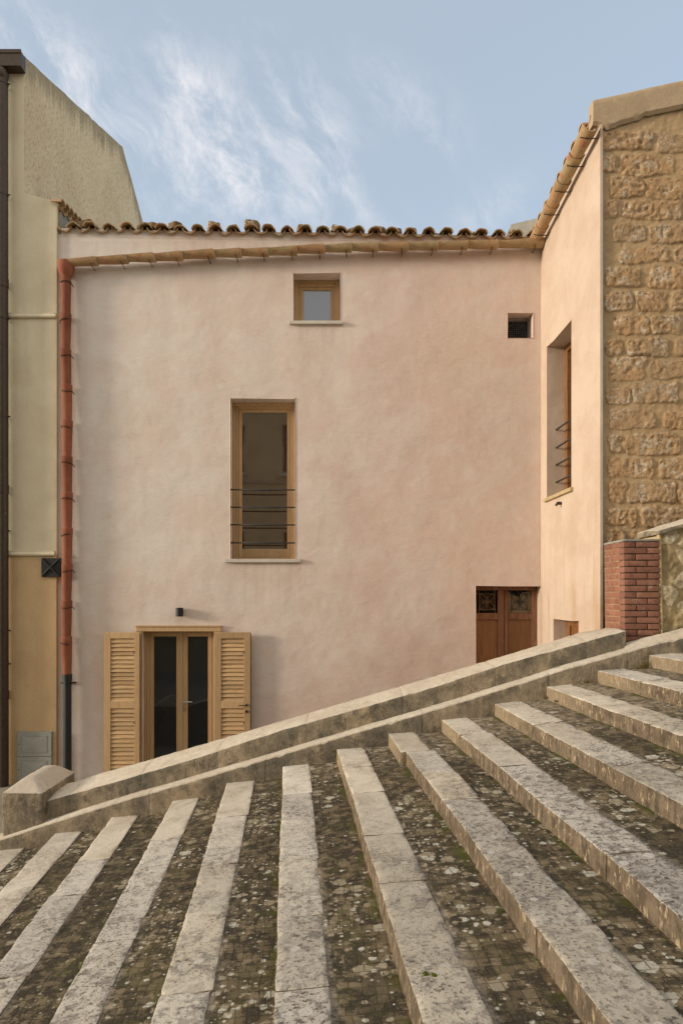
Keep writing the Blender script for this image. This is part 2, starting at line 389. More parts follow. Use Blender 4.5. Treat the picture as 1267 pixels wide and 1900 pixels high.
def mat_mosaic():
    """small set stones between the slabs, brown with algae, round pale lichens, moss in the joints"""
    m, t, b = material('mosaic_paving'); uvv = uvco(t); co = objco(t); x, y, z = t.sep(co)
    wob = t.noise(uvv, 5, 3, .5)
    uw = t.node('ShaderNodeVectorMath', operation='ADD'); t.put(uw.inputs[0], uvv)
    t.put(uw.inputs[1], t.comb(t.math('MULTIPLY', wob, .03), t.math('MULTIPLY', t.noise(t.mapping(uvv, loc=(3, 3, 0)), 5, 3), .02), 0.0))
    br = t.node('ShaderNodeTexBrick'); br.offset = 0.5; br.squash = 1; br.offset_frequency = 5
    t.put(br.inputs['Vector'], uw.outputs[0]); br.inputs['Scale'].default_value = 1
    br.inputs['Brick Width'].default_value = .052; br.inputs['Row Height'].default_value = .060; br.inputs['Mortar Size'].default_value = .0026; br.inputs['Mortar Smooth'].default_value = .35
    br.inputs['Color1'].default_value = (0, 0, 0, 1); br.inputs['Color2'].default_value = (1, 1, 1, 1); br.inputs['Mortar'].default_value = (.5, .5, .5, 1)
    cell = t.sep(br.outputs['Color'])[0]; joint = br.outputs['Fac']
    n1 = t.noise(co, 2.0, 7, .65, .6); n2 = t.noise(co, 12, 9, .7, .4); n3 = t.noise(t.mapping(co, loc=(4, 7, 2)), 55, 6, .7)
    c = t.mix(cell, (.15, .115, .068), (.26, .20, .122))
    c = t.mix(t.ramp(n1, .40, .60, 0, .85), c, (.085, .068, .038))
    c = t.mix(t.ramp(n2, .46, .54, 0, .9), c, (.042, .035, .023))
    c = t.mix(t.ramp(n3, .55, .68, 0, .5), c, (.30, .24, .16))
    c = t.mix(t.math('MULTIPLY', t.ramp(n1, .3, .48, 1, 0), t.ramp(n2, .3, .5, 0, .7)), c, (.11, .088, .04))
    # round lichens in two sizes, thicker in some places
    cover = t.ramp(t.noise(t.mapping(co, loc=(8, 1, 0)), 1.3, 3, .5), .38, .66, .0, .34)
    for scl, thr, lo, rad0 in ((10, .50, .0, .52), (21, .52, 0, .50), (38, .60, 0, .5)):
        vo = t.voro(t.mapping(co, loc=(scl, 2, 3)), scl); cc = t.sep(vo.outputs['Color'])
        rad = t.ramp(t.math('ADD', cc[0], cover), thr+.15, 1.2, lo, rad0)
        dist = t.math('ADD', vo.outputs['Distance'], t.math('MULTIPLY', t.math('SUBTRACT', n3, .5), .5))
        dist = t.math('ADD', dist, t.math('MULTIPLY', t.math('SUBTRACT', n2, .5), .5))
        msk = t.ramp(t.math('SUBTRACT', dist, rad), -.10, .0, .88, 0)
        lc = t.mix(t.ramp(cc[1], .45, .9), (.36, .30, .205), (.60, .58, .48))
        lc = t.mix(t.ramp(n3, .45, .7, 0, .4), lc, (.22, .19, .13))
        c = t.mix(msk, c, lc)
    c = t.mix(t.math('MULTIPLY', joint, t.ramp(n2, .35, .6, .35, .8)), c, (.035, .028, .017))
    # dry swept strip beside the wall
    dry = t.ramp(t.math('ADD', y, t.math('MULTIPLY', x, .55)), 5.7, 7.5, 0, .85)
    c = t.mix(t.math('MULTIPLY', dry, t.ramp(n2, .36, .58, 1, .25)), c, t.mix(cell, (.34, .275, .19), (.42, .345, .25)))
    mo = t.attr('backness')
    c = t.mix(t.math('MULTIPLY', t.ramp(t.math('ADD', mo, t.math('MULTIPLY', n2, .5)), .10, .34, 1, 0), t.ramp(n3, .35, .6, .25, .8)), c, (.38, .32, .245))
    # moss close to the riser above
    mossn = t.noise(t.mapping(co, loc=(2, 9, 0)), 3.5, 8, .7)
    c = t.mix(t.math('MULTIPLY', t.ramp(mo, .72, .97), t.ramp(mossn, .50, .57, 0, .85)), c, (.075, .080, .012))
    c = t.mix(t.math('MULTIPLY', t.ramp(mo, .9, 1.0), t.ramp(mossn, .3, .52, .7, 0)), c, (.27, .17, .10))
    c = t.mix(t.math('MULTIPLY', joint, t.ramp(mossn, .54, .62, 0, .9)), c, (.10, .11, .012))
    finish(t, b, c, .88, ((t.math('SUBTRACT', t.math('MULTIPLY', cell, .6), t.math('MULTIPLY', joint, 1.5)), .006), (n2, .010), (n3, .005)), spec=.25)
    return m
def mat_parapet_top():
    m, t, b = material('parapet_top_stone'); co = objco(t)
    n1 = t.noise(co, 1.6, 7, .65, .5); n2 = t.noise(co, 14, 8, .7); n3 = t.noise(co, 50, 6, .7)
    c = t.mix(t.ramp(n1, .35, .65), (.63, .565, .455), (.53, .46, .36))
    c = t.mix(t.ramp(n2, .5, .68, 0, .5), c, (.30, .25, .19)); c = t.mix(t.ramp(n3, .6, .7, 0, .4), c, (.18, .15, .12))
    c = t.mix(t.ramp(t.noise(t.mapping(co, loc=(3, 3, 7)), 5, 6), .56, .7, 0, .5), c, (.60, .55, .46))
    finish(t, b, c, .9, ((n2, .01), (n3, .003)), spec=.2)
    return m
def mat_parapet_face():
    m, t, b = material('parapet_face_stone'); co = objco(t); x, y, z = t.sep(co)
    n1 = t.noise(t.mapping(co, (1, 1, .5)), 2.4, 8, .68, .6); n2 = t.noise(co, 15, 8, .7); st = t.noise(t.mapping(co, (7, 7, .8)), 1, 8, .7, .4)
    c = t.mix(t.ramp(n2, .35, .65), (.42, .34, .235), (.30, .24, .165))
    f = t.math('ADD', t.math('MULTIPLY', n1, .8), t.math('MULTIPLY', st, .2))
    left = t.ramp(x, -3.4, .2, .05, 0)
    c = t.mix(t.ramp(t.math('SUBTRACT', f, left), .37, .60, 0, .85), c, (.115, .108, .088))
    c = t.mix(t.ramp(t.noise(t.mapping(co, loc=(2, 2, 2)), 7, 9, .75), .5, .62, 0, .6), c, (.07, .066, .056))
    c = t.mix(t.ramp(t.noise(co, 45, 6, .7), .58, .7, 0, .5), c, (.42, .36, .26))
    finish(t, b, c, .92, ((n2, .012), (t.noise(co, 60, 5), .004)), spec=.15)
    return m
def mat_heightstone(name, mortar1, mortar2, sA, sB, sC):
    m, t, b = material(name); co = objco(t); st = t.attr('stone'); rn = t.attr('srnd')
    n1 = t.noise(co, 3, 7, .65); n2 = t.noise(co, 20, 9, .72); n3 = t.noise(t.mapping(co, loc=(4, 7, 2)), 60, 6, .7)
    mo = t.mix(t.ramp(n1, .35, .65), mortar1, mortar2); mo = t.mix(t.ramp(n3, .5, .75, 0, .3), mo, tuple(v*.6 for v in mortar1))
    c = t.mix(rn, sA, sB)
    c = t.mix(t.ramp(n2, .5, .62, 0, .65), c, sC)
    c = t.mix(t.math('MULTIPLY', t.ramp(t.noise(t.mapping(co, loc=(1, 1, 9)), 26, 8, .75), .47, .56, 0, .8), t.ramp(t.noise(t.mapping(co, loc=(5, 1, 2)), 4, 4, .6), .48, .6)), c, (.60, .55, .45))
    c = t.mix(t.ramp(n3, .54, .64, 0, .65), c, (.12, .08, .045))
    c = t.mix(t.ramp(st, .18, .42), mo, c); c = t.mix(t.ramp(t.math('ABSOLUTE', t.math('SUBTRACT', st, .22)), 0, .2, .45, 0), c, tuple(v*.42 for v in mortar2))
    finish(t, b, c, .93, ((n2, t_amt), (n3, .005)), spec=.12)
    return m
t_amt = .012
def mat_brick():
    m, t, b = material('red_brick'); co = objco(t); rn = t.attr('rnd')
    n = t.noise(co, 22, 8, .68); n2 = t.noise(t.mapping(co, loc=(3, 1, 1)), 9, 7, .7)
    c = t.mix(rn, (.22, .10, .07), (.31, .15, .10)); c = t.mix(t.ramp(n, .48, .66, 0, .6), c, (.13, .06, .045))
    c = t.mix(t.ramp(n2, .61, .70, 0, .55), c, (.48, .40, .34))
    finish(t, b, c, .85, ((n, .004),), spec=.2)
    return m

M = {}
M['pink'] = mat_pink()
M['yellow'] = mat_plain_plaster('pale_yellow_plaster', (.68, .62, .45), (.60, .53, .37), dirt=(.36, .30, .20))
M['ochre'] = mat_plain_plaster('ochre_plaster', (.60, .43, .235), (.52, .365, .195), dirt=(.30, .21, .13))
M['render'] = mat_rough_render()
M['cement'] = mat_plain_plaster('grey_cement', (.30, .29, .25), (.24, .235, .21), 3, 60, .004)
M['caprender'] = mat_plain_plaster('sandy_render', (.46, .35, .225), (.40, .30, .19), 3, 50, .005)
M['ash'] = mat_wood('pale_ash_wood', (.55, .375, .20), (.46, .30, .15), (.33, .20, .095))
M['ashx'] = mat_wood('pale_ash_slats', (.58, .395, .21), (.42, .265, .125), (.27, .155, .07), axis='X')
M['oldwood'] = mat_wood('old_brown_wood', (.26, .125, .062), (.19, .088, .044), (.10, .048, .027), .7, .6, wear=(.30, .17, .12))
M['oldpanel'] = mat_wood('old_brown_panel', (.31, .155, .07), (.23, .11, .05), (.13, .062, .03), .7, .55)
M['orangewood'] = mat_wood('orange_varnished_wood', (.27, .12, .04), (.17, .07, .025), (.18, .07, .02), .7, .4, wear=(.10, .05, .02))
M['marble'] = mat_plain_plaster('pale_marble', (.58, .54, .46), (.52, .48, .41), 2, 80, .0005)
M['black'] = mat_metal('black_iron', (.014, .013, .013), .55)
M['bar'] = mat_metal('dark_grey_bar', (.035, .033, .032), .5)
M['plastic'] = mat_metal('black_plastic', (.02, .021, .022), .5, var=.2)
M['brown'] = mat_metal('dark_brown_metal', (.055, .038, .027), .42, .3)
M['steel'] = mat_metal('brushed_steel', (.55, .54, .52), .3, 1.0)
M['greybox'] = mat_metal('grey_plastic', (.30, .305, .27), .6, var=.12)
M['wire'] = mat_metal('wire', (.11, .12, .14), .5); M['bronze'] = mat_metal('rusty_bronze', (.20, .12, .065), .6)
M['glassdoor'] = mat_glass('door_glass', (.018, .021, .023), 1.5)
M['glassmid'] = mat_glass('brown_reflection_glass', (.060, .036, .020), 2.7)  # brown reflection of the building opposite is put into the base colour
M['glasstop'] = mat_glass('sky_reflection_glass', (.07, .11, .18), 2.3)  # blue base colour imitates the reflected sky
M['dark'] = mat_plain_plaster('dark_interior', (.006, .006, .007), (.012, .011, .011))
M['tile'] = mat_tile(); M['pipe'] = mat_pipe(); M['slab'] = mat_slab(); M['mosaic'] = mat_mosaic()
M['ptop'] = mat_parapet_top(); M['pface'] = mat_parapet_face()
M['ashlar'] = mat_heightstone('sandstone_blocks', (.49, .355, .205), (.42, .295, .165), (.49, .315, .165), (.43, .30, .175), (.25, .16, .09))
M['rubble'] = mat_heightstone('rubble_masonry', (.44, .35, .20), (.36, .28, .155), (.56, .49, .34), (.48, .40, .26), (.30, .24, .14))
M['brick'] = mat_brick()
M['mortar'] = mat_plain_plaster('sandy_mortar', (.50, .38, .21), (.40, .30, .17), 6, 60, .003)
M['ochmortar'] = mat_plain_plaster('ochre_mortar', (.36, .22, .12), (.28, .16, .09), 6, 60, .003)
M['darkmortar'] = mat_plain_plaster('shaded_mortar', (.13, .095, .065), (.09, .065, .045), 6, 60, .003)  # dark tone stands for the shade in the deep front joints
M['rock'] = mat_heightstone('roof_stone', (.25, .16, .08), (.2, .12, .06), (.25, .145, .07), (.17, .105, .055), (.07, .058, .03))
M['ground'] = mat_plain_plaster('stone_pavement', (.30, .27, .22), (.24, .215, .17), 1, 20, .01)
def mat_leaf():
    m, t, b = material('dry_green_grass'); rn = t.attr('rnd')
    finish(t, b, t.mix(rn, (.07, .085, .018), (.24, .19, .07)), .7, spec=.2); return m
M['leaf'] = mat_leaf()
def mat_moss():
    m, t, b = material('moss'); co = objco(t)
    finish(t, b, t.mix(t.noise(co, 40, 5), (.045, .055, .006), (.13, .14, .015)), .95, ((t.noise(co, 160, 4), .006),), spec=.1); return m
M['moss'] = mat_moss()

# ------------------------------------------------------------------ the setting
mb = MB(); mb.quad((-60, -60, -.45), (60, -60, -.45), (60, 80, -.45), (-60, 80, -.45))
tag(mb.build('ground', M['ground']), kind='structure')
mb = MB(); mb.box(-9, 6.0, 6.96, 9.70, -.4, 0.0)
tag(mb.build('terrace', M['ground']), kind='structure')

# ------------------------------------------------------------------ stairs
KY = 6.75
edges = [(-108, 1612), (-5, 1580), (102, 1547), (207, 1518), (320, 1487), (422, 1454), (523, 1423), (625, 1392), (725, 1362), (820, 1336), (918, 1307), (1014, 1275), (1109, 1245), (1205, 1216)]
for i in range(1, 8): edges.append((1205+95*i, 1216-30*i))
EX = [X_at(e[0], KY) for e in edges]; EZ = [Z_at(e[1], KY) for e in edges]
ES = [np.interp(e[0], [0, 320, 620, 900, 1200], [.095, .080, .078, .064, .055]) for e in edges]
def edge_x(k, y): return EX[k]+(KY-y)*ES[k]
stairs = thing('staircase', (0, 2, 0), 'wide worn limestone staircase with lichen-spotted mosaic treads rising to the right', 'stairs')
YB = -2.6; NOSE = .262
for k in range(len(edges)-1):
    z = EZ[k]; pitch0 = EX[k+1]-EX[k]; riser = (EZ[k+1]-EZ[k])
    slope = max(0.02, (riser-.112))/pitch0
    # mosaic tread with its riser body
    mb = MB(); ys = []; y = KY+.04
    while y > YB: ys.append(y); y -= .05 if y > 1.6 else .4
    ys.append(YB)
    nu = 10; uvs = []; back = []; grid = []
    for j, y in enumerate(ys):
        row = []
        x0 = edge_x(k, y)+NOSE-.09; x1 = edge_x(k+1, y)+.06
        for i in range(nu+1):
            u = i/nu; x = x0+(x1-x0)*u
            zz = z-.008+slope*(x-edge_x(k, y))+noise.noise(Vector((x*4, y*4, k)))*.006
            row.append(mb.vert((x, y, zz))); uvs.append((x-edge_x(k+1, y), y)); back.append((x-edge_x(k, y)-NOSE)/(edge_x(k+1, y)-edge_x(k, y)-NOSE))
        grid.append(row)
    for j in range(len(ys)-1):
        for i in range(nu): mb.face([grid[j][i], grid[j+1][i], grid[j+1][i+1], grid[j][i+1]])
    # side closure down to the ground
    def drop(y, xa, xb):
        a = mb.vert((xa, y, -.45)); b_ = mb.vert((xb, y, -.45)); uvs.extend([(0, 0), (0, 0)]); back.extend([0, 0]); return a, b_
    a, b_ = drop(YB, edge_x(k, YB)+NOSE-.05, edge_x(k+1, YB)+.06)
    mb.face([grid[-1][0], a, b_, grid[-1][-1]])
    st = mb.build('step', M['mosaic'], stairs, smooth=True, uvs=uvs, attrs={'backness': back})
    # pale slabs along the edge
    mb = MB(); y = KY+.03; n = 0
    RR = random.Random(100+k)
    while y > YB:
        ln = RR.uniform(.62, 1.15)
        if k == 8 and n == 0: ln = .80
        off = RR.uniform(-.003, .003); dz = RR.uniform(-.002, .002)
        if k == 8: off += (-.03 if n == 0 else .022)
        y1 = max(y-ln, YB); g = .0012
        w_ = NOSE+RR.uniform(-.006, .006)-.030*min(1, max(0, (6.2-y)/3.5))
        if y < 1.4: stp = .12
        else: stp = .022
        def cx(yy, extra): return edge_x(k, yy)+off+extra+(noise.noise(Vector((k*3.1, yy*1.1, 2)))*.014 if extra == 0 else 0)
        bot = z-.17
        cs = [(cx(y1+g, 0), y1+g, bot), (cx(y1+g, w_), y1+g, bot), (cx(y-g, w_), y-g, bot), (cx(y-g, 0), y-g, bot)]
        cs += [(cs[0][0], cs[0][1], z+dz), (cs[1][0], cs[1][1], z+dz+slope*w_), (cs[2][0], cs[2][1], z+dz+slope*w_), (cs[3][0], cs[3][1], z+dz)]
        mb.cr = RR.random()
        mb.rblock(cs, step=stp, r=.005, lo=.004, hi=.0024, chip=.018, seed=k*13+n)
        y = y1; n += 1
    mb.build('nosing', M['slab'], st, smooth=True)
# upper landing beyond the last step
mb = MB(); mb.box(EX[-1]+.3, 14, YB, KY+.04, -.4, EZ[-1]); tag(mb.build('upper_landing', M['ground']), kind='structure')

# ------------------------------------------------------------------ stair parapet
pf = [(-300, 1600), (107, 1481), (205, 1453), (300, 1426), (369, 1405), (464, 1374), (520, 1356), (660, 1316), (800, 1276), (929, 1234), (1040, 1203), (1087, 1190), (1157, 1171)]
pb = [(-300, 1560), (144, 1449), (193, 1433), (300, 1403), (390, 1377), (520, 1338), (660, 1297), (800, 1256), (885, 1231), (999, 1197), (1073, 1174), (1120, 1166), (1157, 1164)]
pl = [(-400, 1672), (0, 1557), (82, 1530), (246, 1479), (340, 1453), (520, 1399), (660, 1358), (800, 1317), (984, 1261), (1058, 1237), (1154, 1211), (1205, 1196), (1267, 1181), (1500, 1112), (2200, 905)]
PY, PB = 6.885, 7.40
def fun(lst, Y):
    xs = [X_at(p[0], Y) for p in lst]; zs = [Z_at(p[1], Y) for p in lst]
    return lambda x: float(np.interp(x, xs, zs))
zf = fun(pf, PY); zb = fun(pb, PB); zl = fun(pl, KY)
parapet = thing('stair_parapet', (-3.2, 7.1, 0), 'sloping weathered limestone parapet beside the stairs with a block at its foot', 'parapet')
def sweep(mb, sections, seed, lo=.004, hi=.004):
    """closed cross sections (list of rings with (pt, is_top) ) swept along x"""
    rings = []
    for ring in sections:
        rr = []
        for p in ring:
            p = Vector(p); p += noise.noise_vector(p*2.2+Vector((seed, 0, 0)))*lo+noise.noise_vector(p*14+Vector((seed, 0, 0)))*hi+noise.noise_vector(p*32)*.002
            c2 = noise.noise(p*9+Vector((0, seed, 5)))
            rr.append(mb.vert(p))
        rings.append(rr)
    n = len(rings[0])
    return rings, n
def parapet_block(mb, xa, xb, seed):
    xs = list(np.arange(xa, xb, .02)); 
    if xb-xs[-1] < .012: xs.pop()
    xs.append(xb)
    secs = []; 
    for x in xs:
        e = min(x-xa, xb-x); dr = .003*max(0, 1-e/.01)
        f_, b_ = zf(x)-dr, zb(x)-dr; l = zl(x)-.06
        ch = max(0, noise.noise(Vector((x*6, seed, 2)))-.1)*.05
        ring = []; nz = 7
        for i in range(nz+1): ring.append((x, PY+dr, l+(f_-.02-ch-l)*i/nz))
        ring.append((x, PY+.006+ch*.4+dr, f_-.006-ch*.3)); ring.append((x, PY+.022+ch*.6, f_))
        nt_ = 9
        for i in range(1, nt_+1): 
            q = i/nt_; ring.append((x, PY+.022+(PB-.03-PY-.022)*q, f_+(b_-f_)*q+.012*math.sin(q*math.pi)))
        ring.append((x, PB, b_-.02)); ring.append((x, PB, -.2))
        secs.append(ring)
    rings, n = sweep(mb, secs, seed)
    for a in range(len(rings)-1):
        for i in range(n-1):
            mb.cm = 0 if (i >= 8 and i < n-2) else 1
            mb.face([rings[a][i], rings[a+1][i], rings[a+1][i+1], rings[a][i+1]])
    mb.cm = 1; mb.face(rings[0]); mb.face(rings[-1][::-1])
mb = MB()
joints = [-2.98, -2.02, -1.25, -.35, .62, 1.55, 2.47, 2.872]
for i in range(len(joints)-1): parapet_block(mb, joints[i]+.001, joints[i+1]-.001, 1)
mb.build('parapet_wall', [M['ptop'], M['pface']], parapet, smooth='angle')
mb = MB()
pj = [-7.0, -5.2, -3.6, -1.9, -.75, .8, 2.05, 2.83, 4.1, 6.5]
for q in range(len(pj)-1):
    xa, xb = pj[q]+.001, pj[q+1]-.001; xs = list(np.arange(xa, xb, .02))+[xb]; secs = []
    for x in xs:
        l = zl(x); e = min(x-xa, xb-x); dr = .003*max(0, 1-e/.01); ch = max(0, noise.noise(Vector((x*9, 7, 4)))-.25)*.03
        ring = [(x, KY+dr, max(-.44, l-.55)+(l-.02-ch-max(-.44, l-.55))*i/9) for i in range(10)]
        ring += [(x, KY+.006+ch*.4, l-.006-ch*.4), (x, KY+.03+ch, l), (x, KY+.10, l+.004), (x, PY+.05, l+.016)]
        if x > 2.87: ring[-1] = (x, PY+.05, l+.05)
        secs.append(ring)
    rings, n = sweep(mb, secs, 40)
    for a in range(len(rings)-1):
        for i in range(n-1):
            mb.cm = 0 if i >= 9 else 1
            mb.face([rings[a][i], rings[a+1][i], rings[a+1][i+1], rings[a][i+1]])
mb.build('plinth', [M['ptop'], M['pface']], parapet, smooth='angle')
# block at the foot with a low pyramid top
mb = MB(); nf = Z_at(1473, 6.80); bx0, bx1, by0, by1 = -3.385, -2.975, 6.80, 7.62
cs = [(bx0, by0, -.3), (bx1, by0, -.3), (bx1, by1, -.3), (bx0, by1, -.3), (bx0, by0, nf), (bx1, by0, nf), (bx1, by1, nf), (bx0, by1, nf)]
mb.rblock(cs, step=.03, r=.014, lo=.008, hi=.004, chip=.02, seed=3, top_mat=0, side_mat=1)
for i, v in enumerate(mb.v):
    if v[2] > nf-.03:
        qx = 1-abs((v[0]-(bx0+bx1)/2)/((bx1-bx0)/2)); qy = 1-abs((v[1]-(by0+by1)/2)/((by1-by0)/2))
        h = min(qx*1.0, qy*2.0, .72)/.72
        mb.v[i] = (v[0], v[1], v[2]+.12*max(0, h))
mb.build('newel_block', [M['ptop'], M['pface']], parapet, smooth='angle')

# ------------------------------------------------------------------ pink house
WX = lambda Y: 2.847+(9.75-Y)*.034                 # x of the wing's wall at depth Y
house = thing('pink_house', (-.5, D, 0), 'pink lime-plastered house with terracotta eaves and a cream side wing', 'house')
def wall_panel(mb, org, udir, inward, u_rng, z_rng, holes, ztop=None):
    """wall face with rectangular holes and their reveals. holes: (u0,u1,z0,z1,depth)"""
    org = Vector(org); ud = Vector(udir); iw = Vector(inward)
    us = sorted(set([u_rng[0], u_rng[1]]+[h[i] for h in holes for i in (0, 1)])); zs = sorted(set([z_rng[0], z_rng[1]]+[h[i] for h in holes for i in (2, 3)]))
    V = {}
    def vt(u, z, d=0.0):
        key = (round(u, 5), round(z, 5), round(d, 5))
        if key not in V:
            zz = z
            if ztop and abs(z-z_rng[1]) < 1e-6: zz = ztop(u)
            p = org+ud*u+iw*d; V[key] = mb.vert((p.x, p.y, zz))
        return V[key]
    for i in range(len(us)-1):
        for j in range(len(zs)-1):
            um, zm = (us[i]+us[i+1])/2, (zs[j]+zs[j+1])/2
            if any(h[0] < um < h[1] and h[2] < zm < h[3] for h in holes): continue
            mb.face([vt(us[i], zs[j]), vt(us[i+1], zs[j]), vt(us[i+1], zs[j+1]), vt(us[i], zs[j+1])])
    for h in holes:
        hu = [u for u in us if h[0] <= u <= h[1]]; hz = [z for z in zs if h[2] <= z <= h[3]]
        for i in range(len(hu)-1):
            mb.face([vt(hu[i+1], h[3]), vt(hu[i], h[3]), vt(hu[i], h[3], h[4]), vt(hu[i+1], h[3], h[4])][::-1])
            mb.face([vt(hu[i], h[2]), vt(hu[i+1], h[2]), vt(hu[i+1], h[2], h[4]), vt(hu[i], h[2], h[4])][::-1])
        for j in range(len(hz)-1):
            mb.face([vt(h[0], hz[j]), vt(h[0], hz[j+1]), vt(h[0], hz[j+1], h[4]), vt(h[0], hz[j], h[4])])
            mb.face([vt(h[1], hz[j+1]), vt(h[1], hz[j]), vt(h[1], hz[j], h[4]), vt(h[1], hz[j+1], h[4])])
XL = X_at(104, D)
smallw = (X_at(543.5, D), X_at(630.5, D), Z_at(597, D), Z_at(506, D), .30)
midw = (X_at(427, D), X_at(547.5, D), Z_at(1038, D), Z_at(739, D), .30)
doorw = (X_at(264, D), X_at(397.5, D), 0.02, Z_at(1171, D), .24)
ventw = (X_at(941, D), X_at(988.5, D), Z_at(627, D), Z_at(580.5, D), .30)
oldd = (X_at(882, D), 2.847, 0.02, Z_at(1087, D), .24)
ZE = Z_at(440, D)
mb = MB(); wall_panel(mb, (0, D, 0), (1, 0, 0), (0, 1, 0), (XL, 2.847), (-.3, ZE), [smallw, midw, doorw, ventw, oldd], ztop=lambda u: float(np.interp(u, [-4, 2.8], [Z_at(434, D), Z_at(441, D)])))
sideu = Vector((WX(7.70)-2.847, 7.70-9.75, 0)).normalized(); sin_ = Vector((-sideu.y, sideu.x, 0)).normalized()
UL = (9.75-7.70)/abs(sideu.y)
def su(Y): return (9.75-Y)/abs(sideu.y)
sidewin = (su(9.474), su(8.56), EYE+1.383, EYE+3.49, .30)
sidedoor = (su(9.21), su(8.325), 0.02, EYE-.28, .24)
ZW = lambda u: float(np.interp(u, [0, UL], [EYE+5.16, EYE+5.52]))
wall_panel(mb, (2.847, 9.75, 0), sideu, sin_, (0, UL), (-.3, EYE+5.3), [sidewin, sidedoor], ztop=ZW)
# near end of the wing wall (plaster edge)
e0 = Vector((2.847, 9.75, 0))+sideu*UL
mb.quad((e0.x, e0.y, -.3), (e0.x+.03, e0.y, -.3), (e0.x+.03, e0.y, ZW(UL)), (e0.x, e0.y, ZW(UL)))
mb.quad((e0.x+.03, e0.y, -.3), (e0.x+.03, e0.y+.4, -.3), (e0.x+.03, e0.y+.4, ZW(UL)), (e0.x+.03, e0.y, ZW(UL)))
mb.build('wall', M['pink'], house, bevel=.008)
# rear body of the house, so that it has depth
mb = MB(); mb.box(XL+.02, 5.8, 14.6, 14.8, -.3, ZE+1.2); mb.box(XL+.02, XL+.2, D+.35, 14.6, -.3, ZE+.05)
mb.build('rear_wall', M['pink'], house)
mb = MB(); 
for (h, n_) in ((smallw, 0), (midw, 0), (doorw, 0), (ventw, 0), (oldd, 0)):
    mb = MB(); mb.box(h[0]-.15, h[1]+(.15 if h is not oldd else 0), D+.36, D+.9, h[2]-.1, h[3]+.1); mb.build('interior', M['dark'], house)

def window(mats_glass, x0, x1, z0, z1, yfr, fw, sw, zb_extra=0.0):
    """frame + sash + pane facing -y. fw: frame width, sw: sash width"""
    mb = MB(); d = .055
    for q, (a, b_, c, e) in enumerate(((x0, x0+fw, z0, z1), (x1-fw, x1, z0, z1), (x0+fw, x1-fw, z1-fw, z1), (x0+fw, x1-fw, z0, z0+fw*.5))):
        mb.cr = R.random(); mb.box(a, b_, yfr, yfr+d, c, e)
    q2 = fw*.45
    for (a, b_, c, e) in ((x0, x0+q2, z0, z1), (x1-q2, x1, z0, z1), (x0+q2, x1-q2, z1-q2, z1)):
        mb.cr = R.random(); mb.box(a, b_, yfr-.018, yfr-.002, c, e)
    fr = mb.build('window', M['ash'], house, bevel=.003)
    mb = MB(); a0, a1, c0, c1 = x0+fw+.002, x1-fw-.002, z0+fw*.5+.002, z1-fw-.002
    sb = sw+zb_extra
    for (a, b_, c, e) in ((a0, a0+sw, c0, c1), (a1-sw, a1, c0, c1), (a0+sw, a1-sw, c1-sw, c1), (a0+sw, a1-sw, c0, c0+sb)):
        mb.cr = R.random(); mb.box(a, b_, yfr+.012, yfr+.06, c, e)
    mb.build('sash', M['ash'], fr, bevel=.003)
    mb = MB(); mb.box(a0+sw-.004, a1-sw+.004, yfr+.03, yfr+.038, c0+sb-.004, c1-sw+.004)
    mb.build('pane', mats_glass, fr)
    return fr
YF = D+.235
# small upper window
fr = window(M['glasstop'], smallw[0]+.005, smallw[1]-.005, smallw[2]+.005, smallw[3]-.004, YF, .085, .045)
mb = MB(); mb.box(X_at(537, D), X_at(636, D), D-.045, D+.235, smallw[2]-.042, smallw[2]+.004); mb.build('sill', M['marble'], fr, bevel=.004)
# tall middle window
fr = window(M['glassmid'], midw[0]+.005, midw[1]-.005, midw[2]+.005, midw[3]-.004, YF, .082, .045, .075)
mb = MB(); mb.box(X_at(417.5, D), X_at(558, D), D-.045, D+.235, midw[2]-.045, midw[2]+.004); mb.build('sill', M['marble'], fr, bevel=.004)
for py in (909, 941.5, 974, 1007.5):
    mb = MB(); z = Z_at(py, D+.04)
    mb.tube([(midw[0]-.02, D+.04, z+.004), ((midw[0]+midw[1])/2, D+.04, z-.002), (midw[1]+.02, D+.04, z)], .0115, 10); mb.build('guard_bar', M['bar'], fr, smooth=True)
# side window, seen at a sharp angle
def S(u, d, z): p = Vector((2.847, 9.75, 0))+sideu*u+sin_*d; return Vector((p.x, p.y, z))
def sbox(mb, u0, u1, d0, d1, z0, z1):
    mb.hexa([S(u0, d0, z0), S(u1, d0, z0), S(u1, d1, z0), S(u0, d1, z0), S(u0, d0, z1), S(u1, d0, z1), S(u1, d1, z1), S(u0, d1, z1)])
def side_frame(h, mat, fwid, depth, glass):
    mb = MB()
    for a, b_, c, e in ((h[0]+.004, h[0]+fwid, h[2], h[3]-.003), (h[1]-fwid, h[1]-.004, h[2], h[3]-.003), (h[0]+fwid, h[1]-fwid, h[3]-fwid, h[3]-.003), (h[0]+fwid, h[1]-fwid, h[2], h[2]+fwid), ((h[0]+h[1])/2-.04, (h[0]+h[1])/2+.04, h[2]+fwid, h[3]-fwid)):
        mb.cr = R.random(); sbox(mb, a, b_, depth, depth+.06, c, e)
    return mb
mb = side_frame(sidewin, None, .09, .245, None); fr = mb.build('window', M['orangewood'], house, bevel=.003)
mb = MB(); sbox(mb, sidewin[0]+.08, sidewin[1]-.08, .275, .285, sidewin[2]+.08, sidewin[3]-.08); mb.build('pane', M['glassmid'], fr)
mb = MB(); sbox(mb, sidewin[0]-.06, sidewin[1]+.05, -.04, .25, sidewin[2]-.045, sidewin[2]+.004); mb.build('sill', M['mortar'], fr, bevel=.006)
for z in (2.34, 2.09, 1.85, 1.61):
    mb = MB(); mb.tube([S(sidewin[0]-.02, .125, EYE+z), S(sidewin[1]+.02, .125, EYE+z)], .013, 10); mb.build('guard_bar', M['bar'], fr, smooth=True)
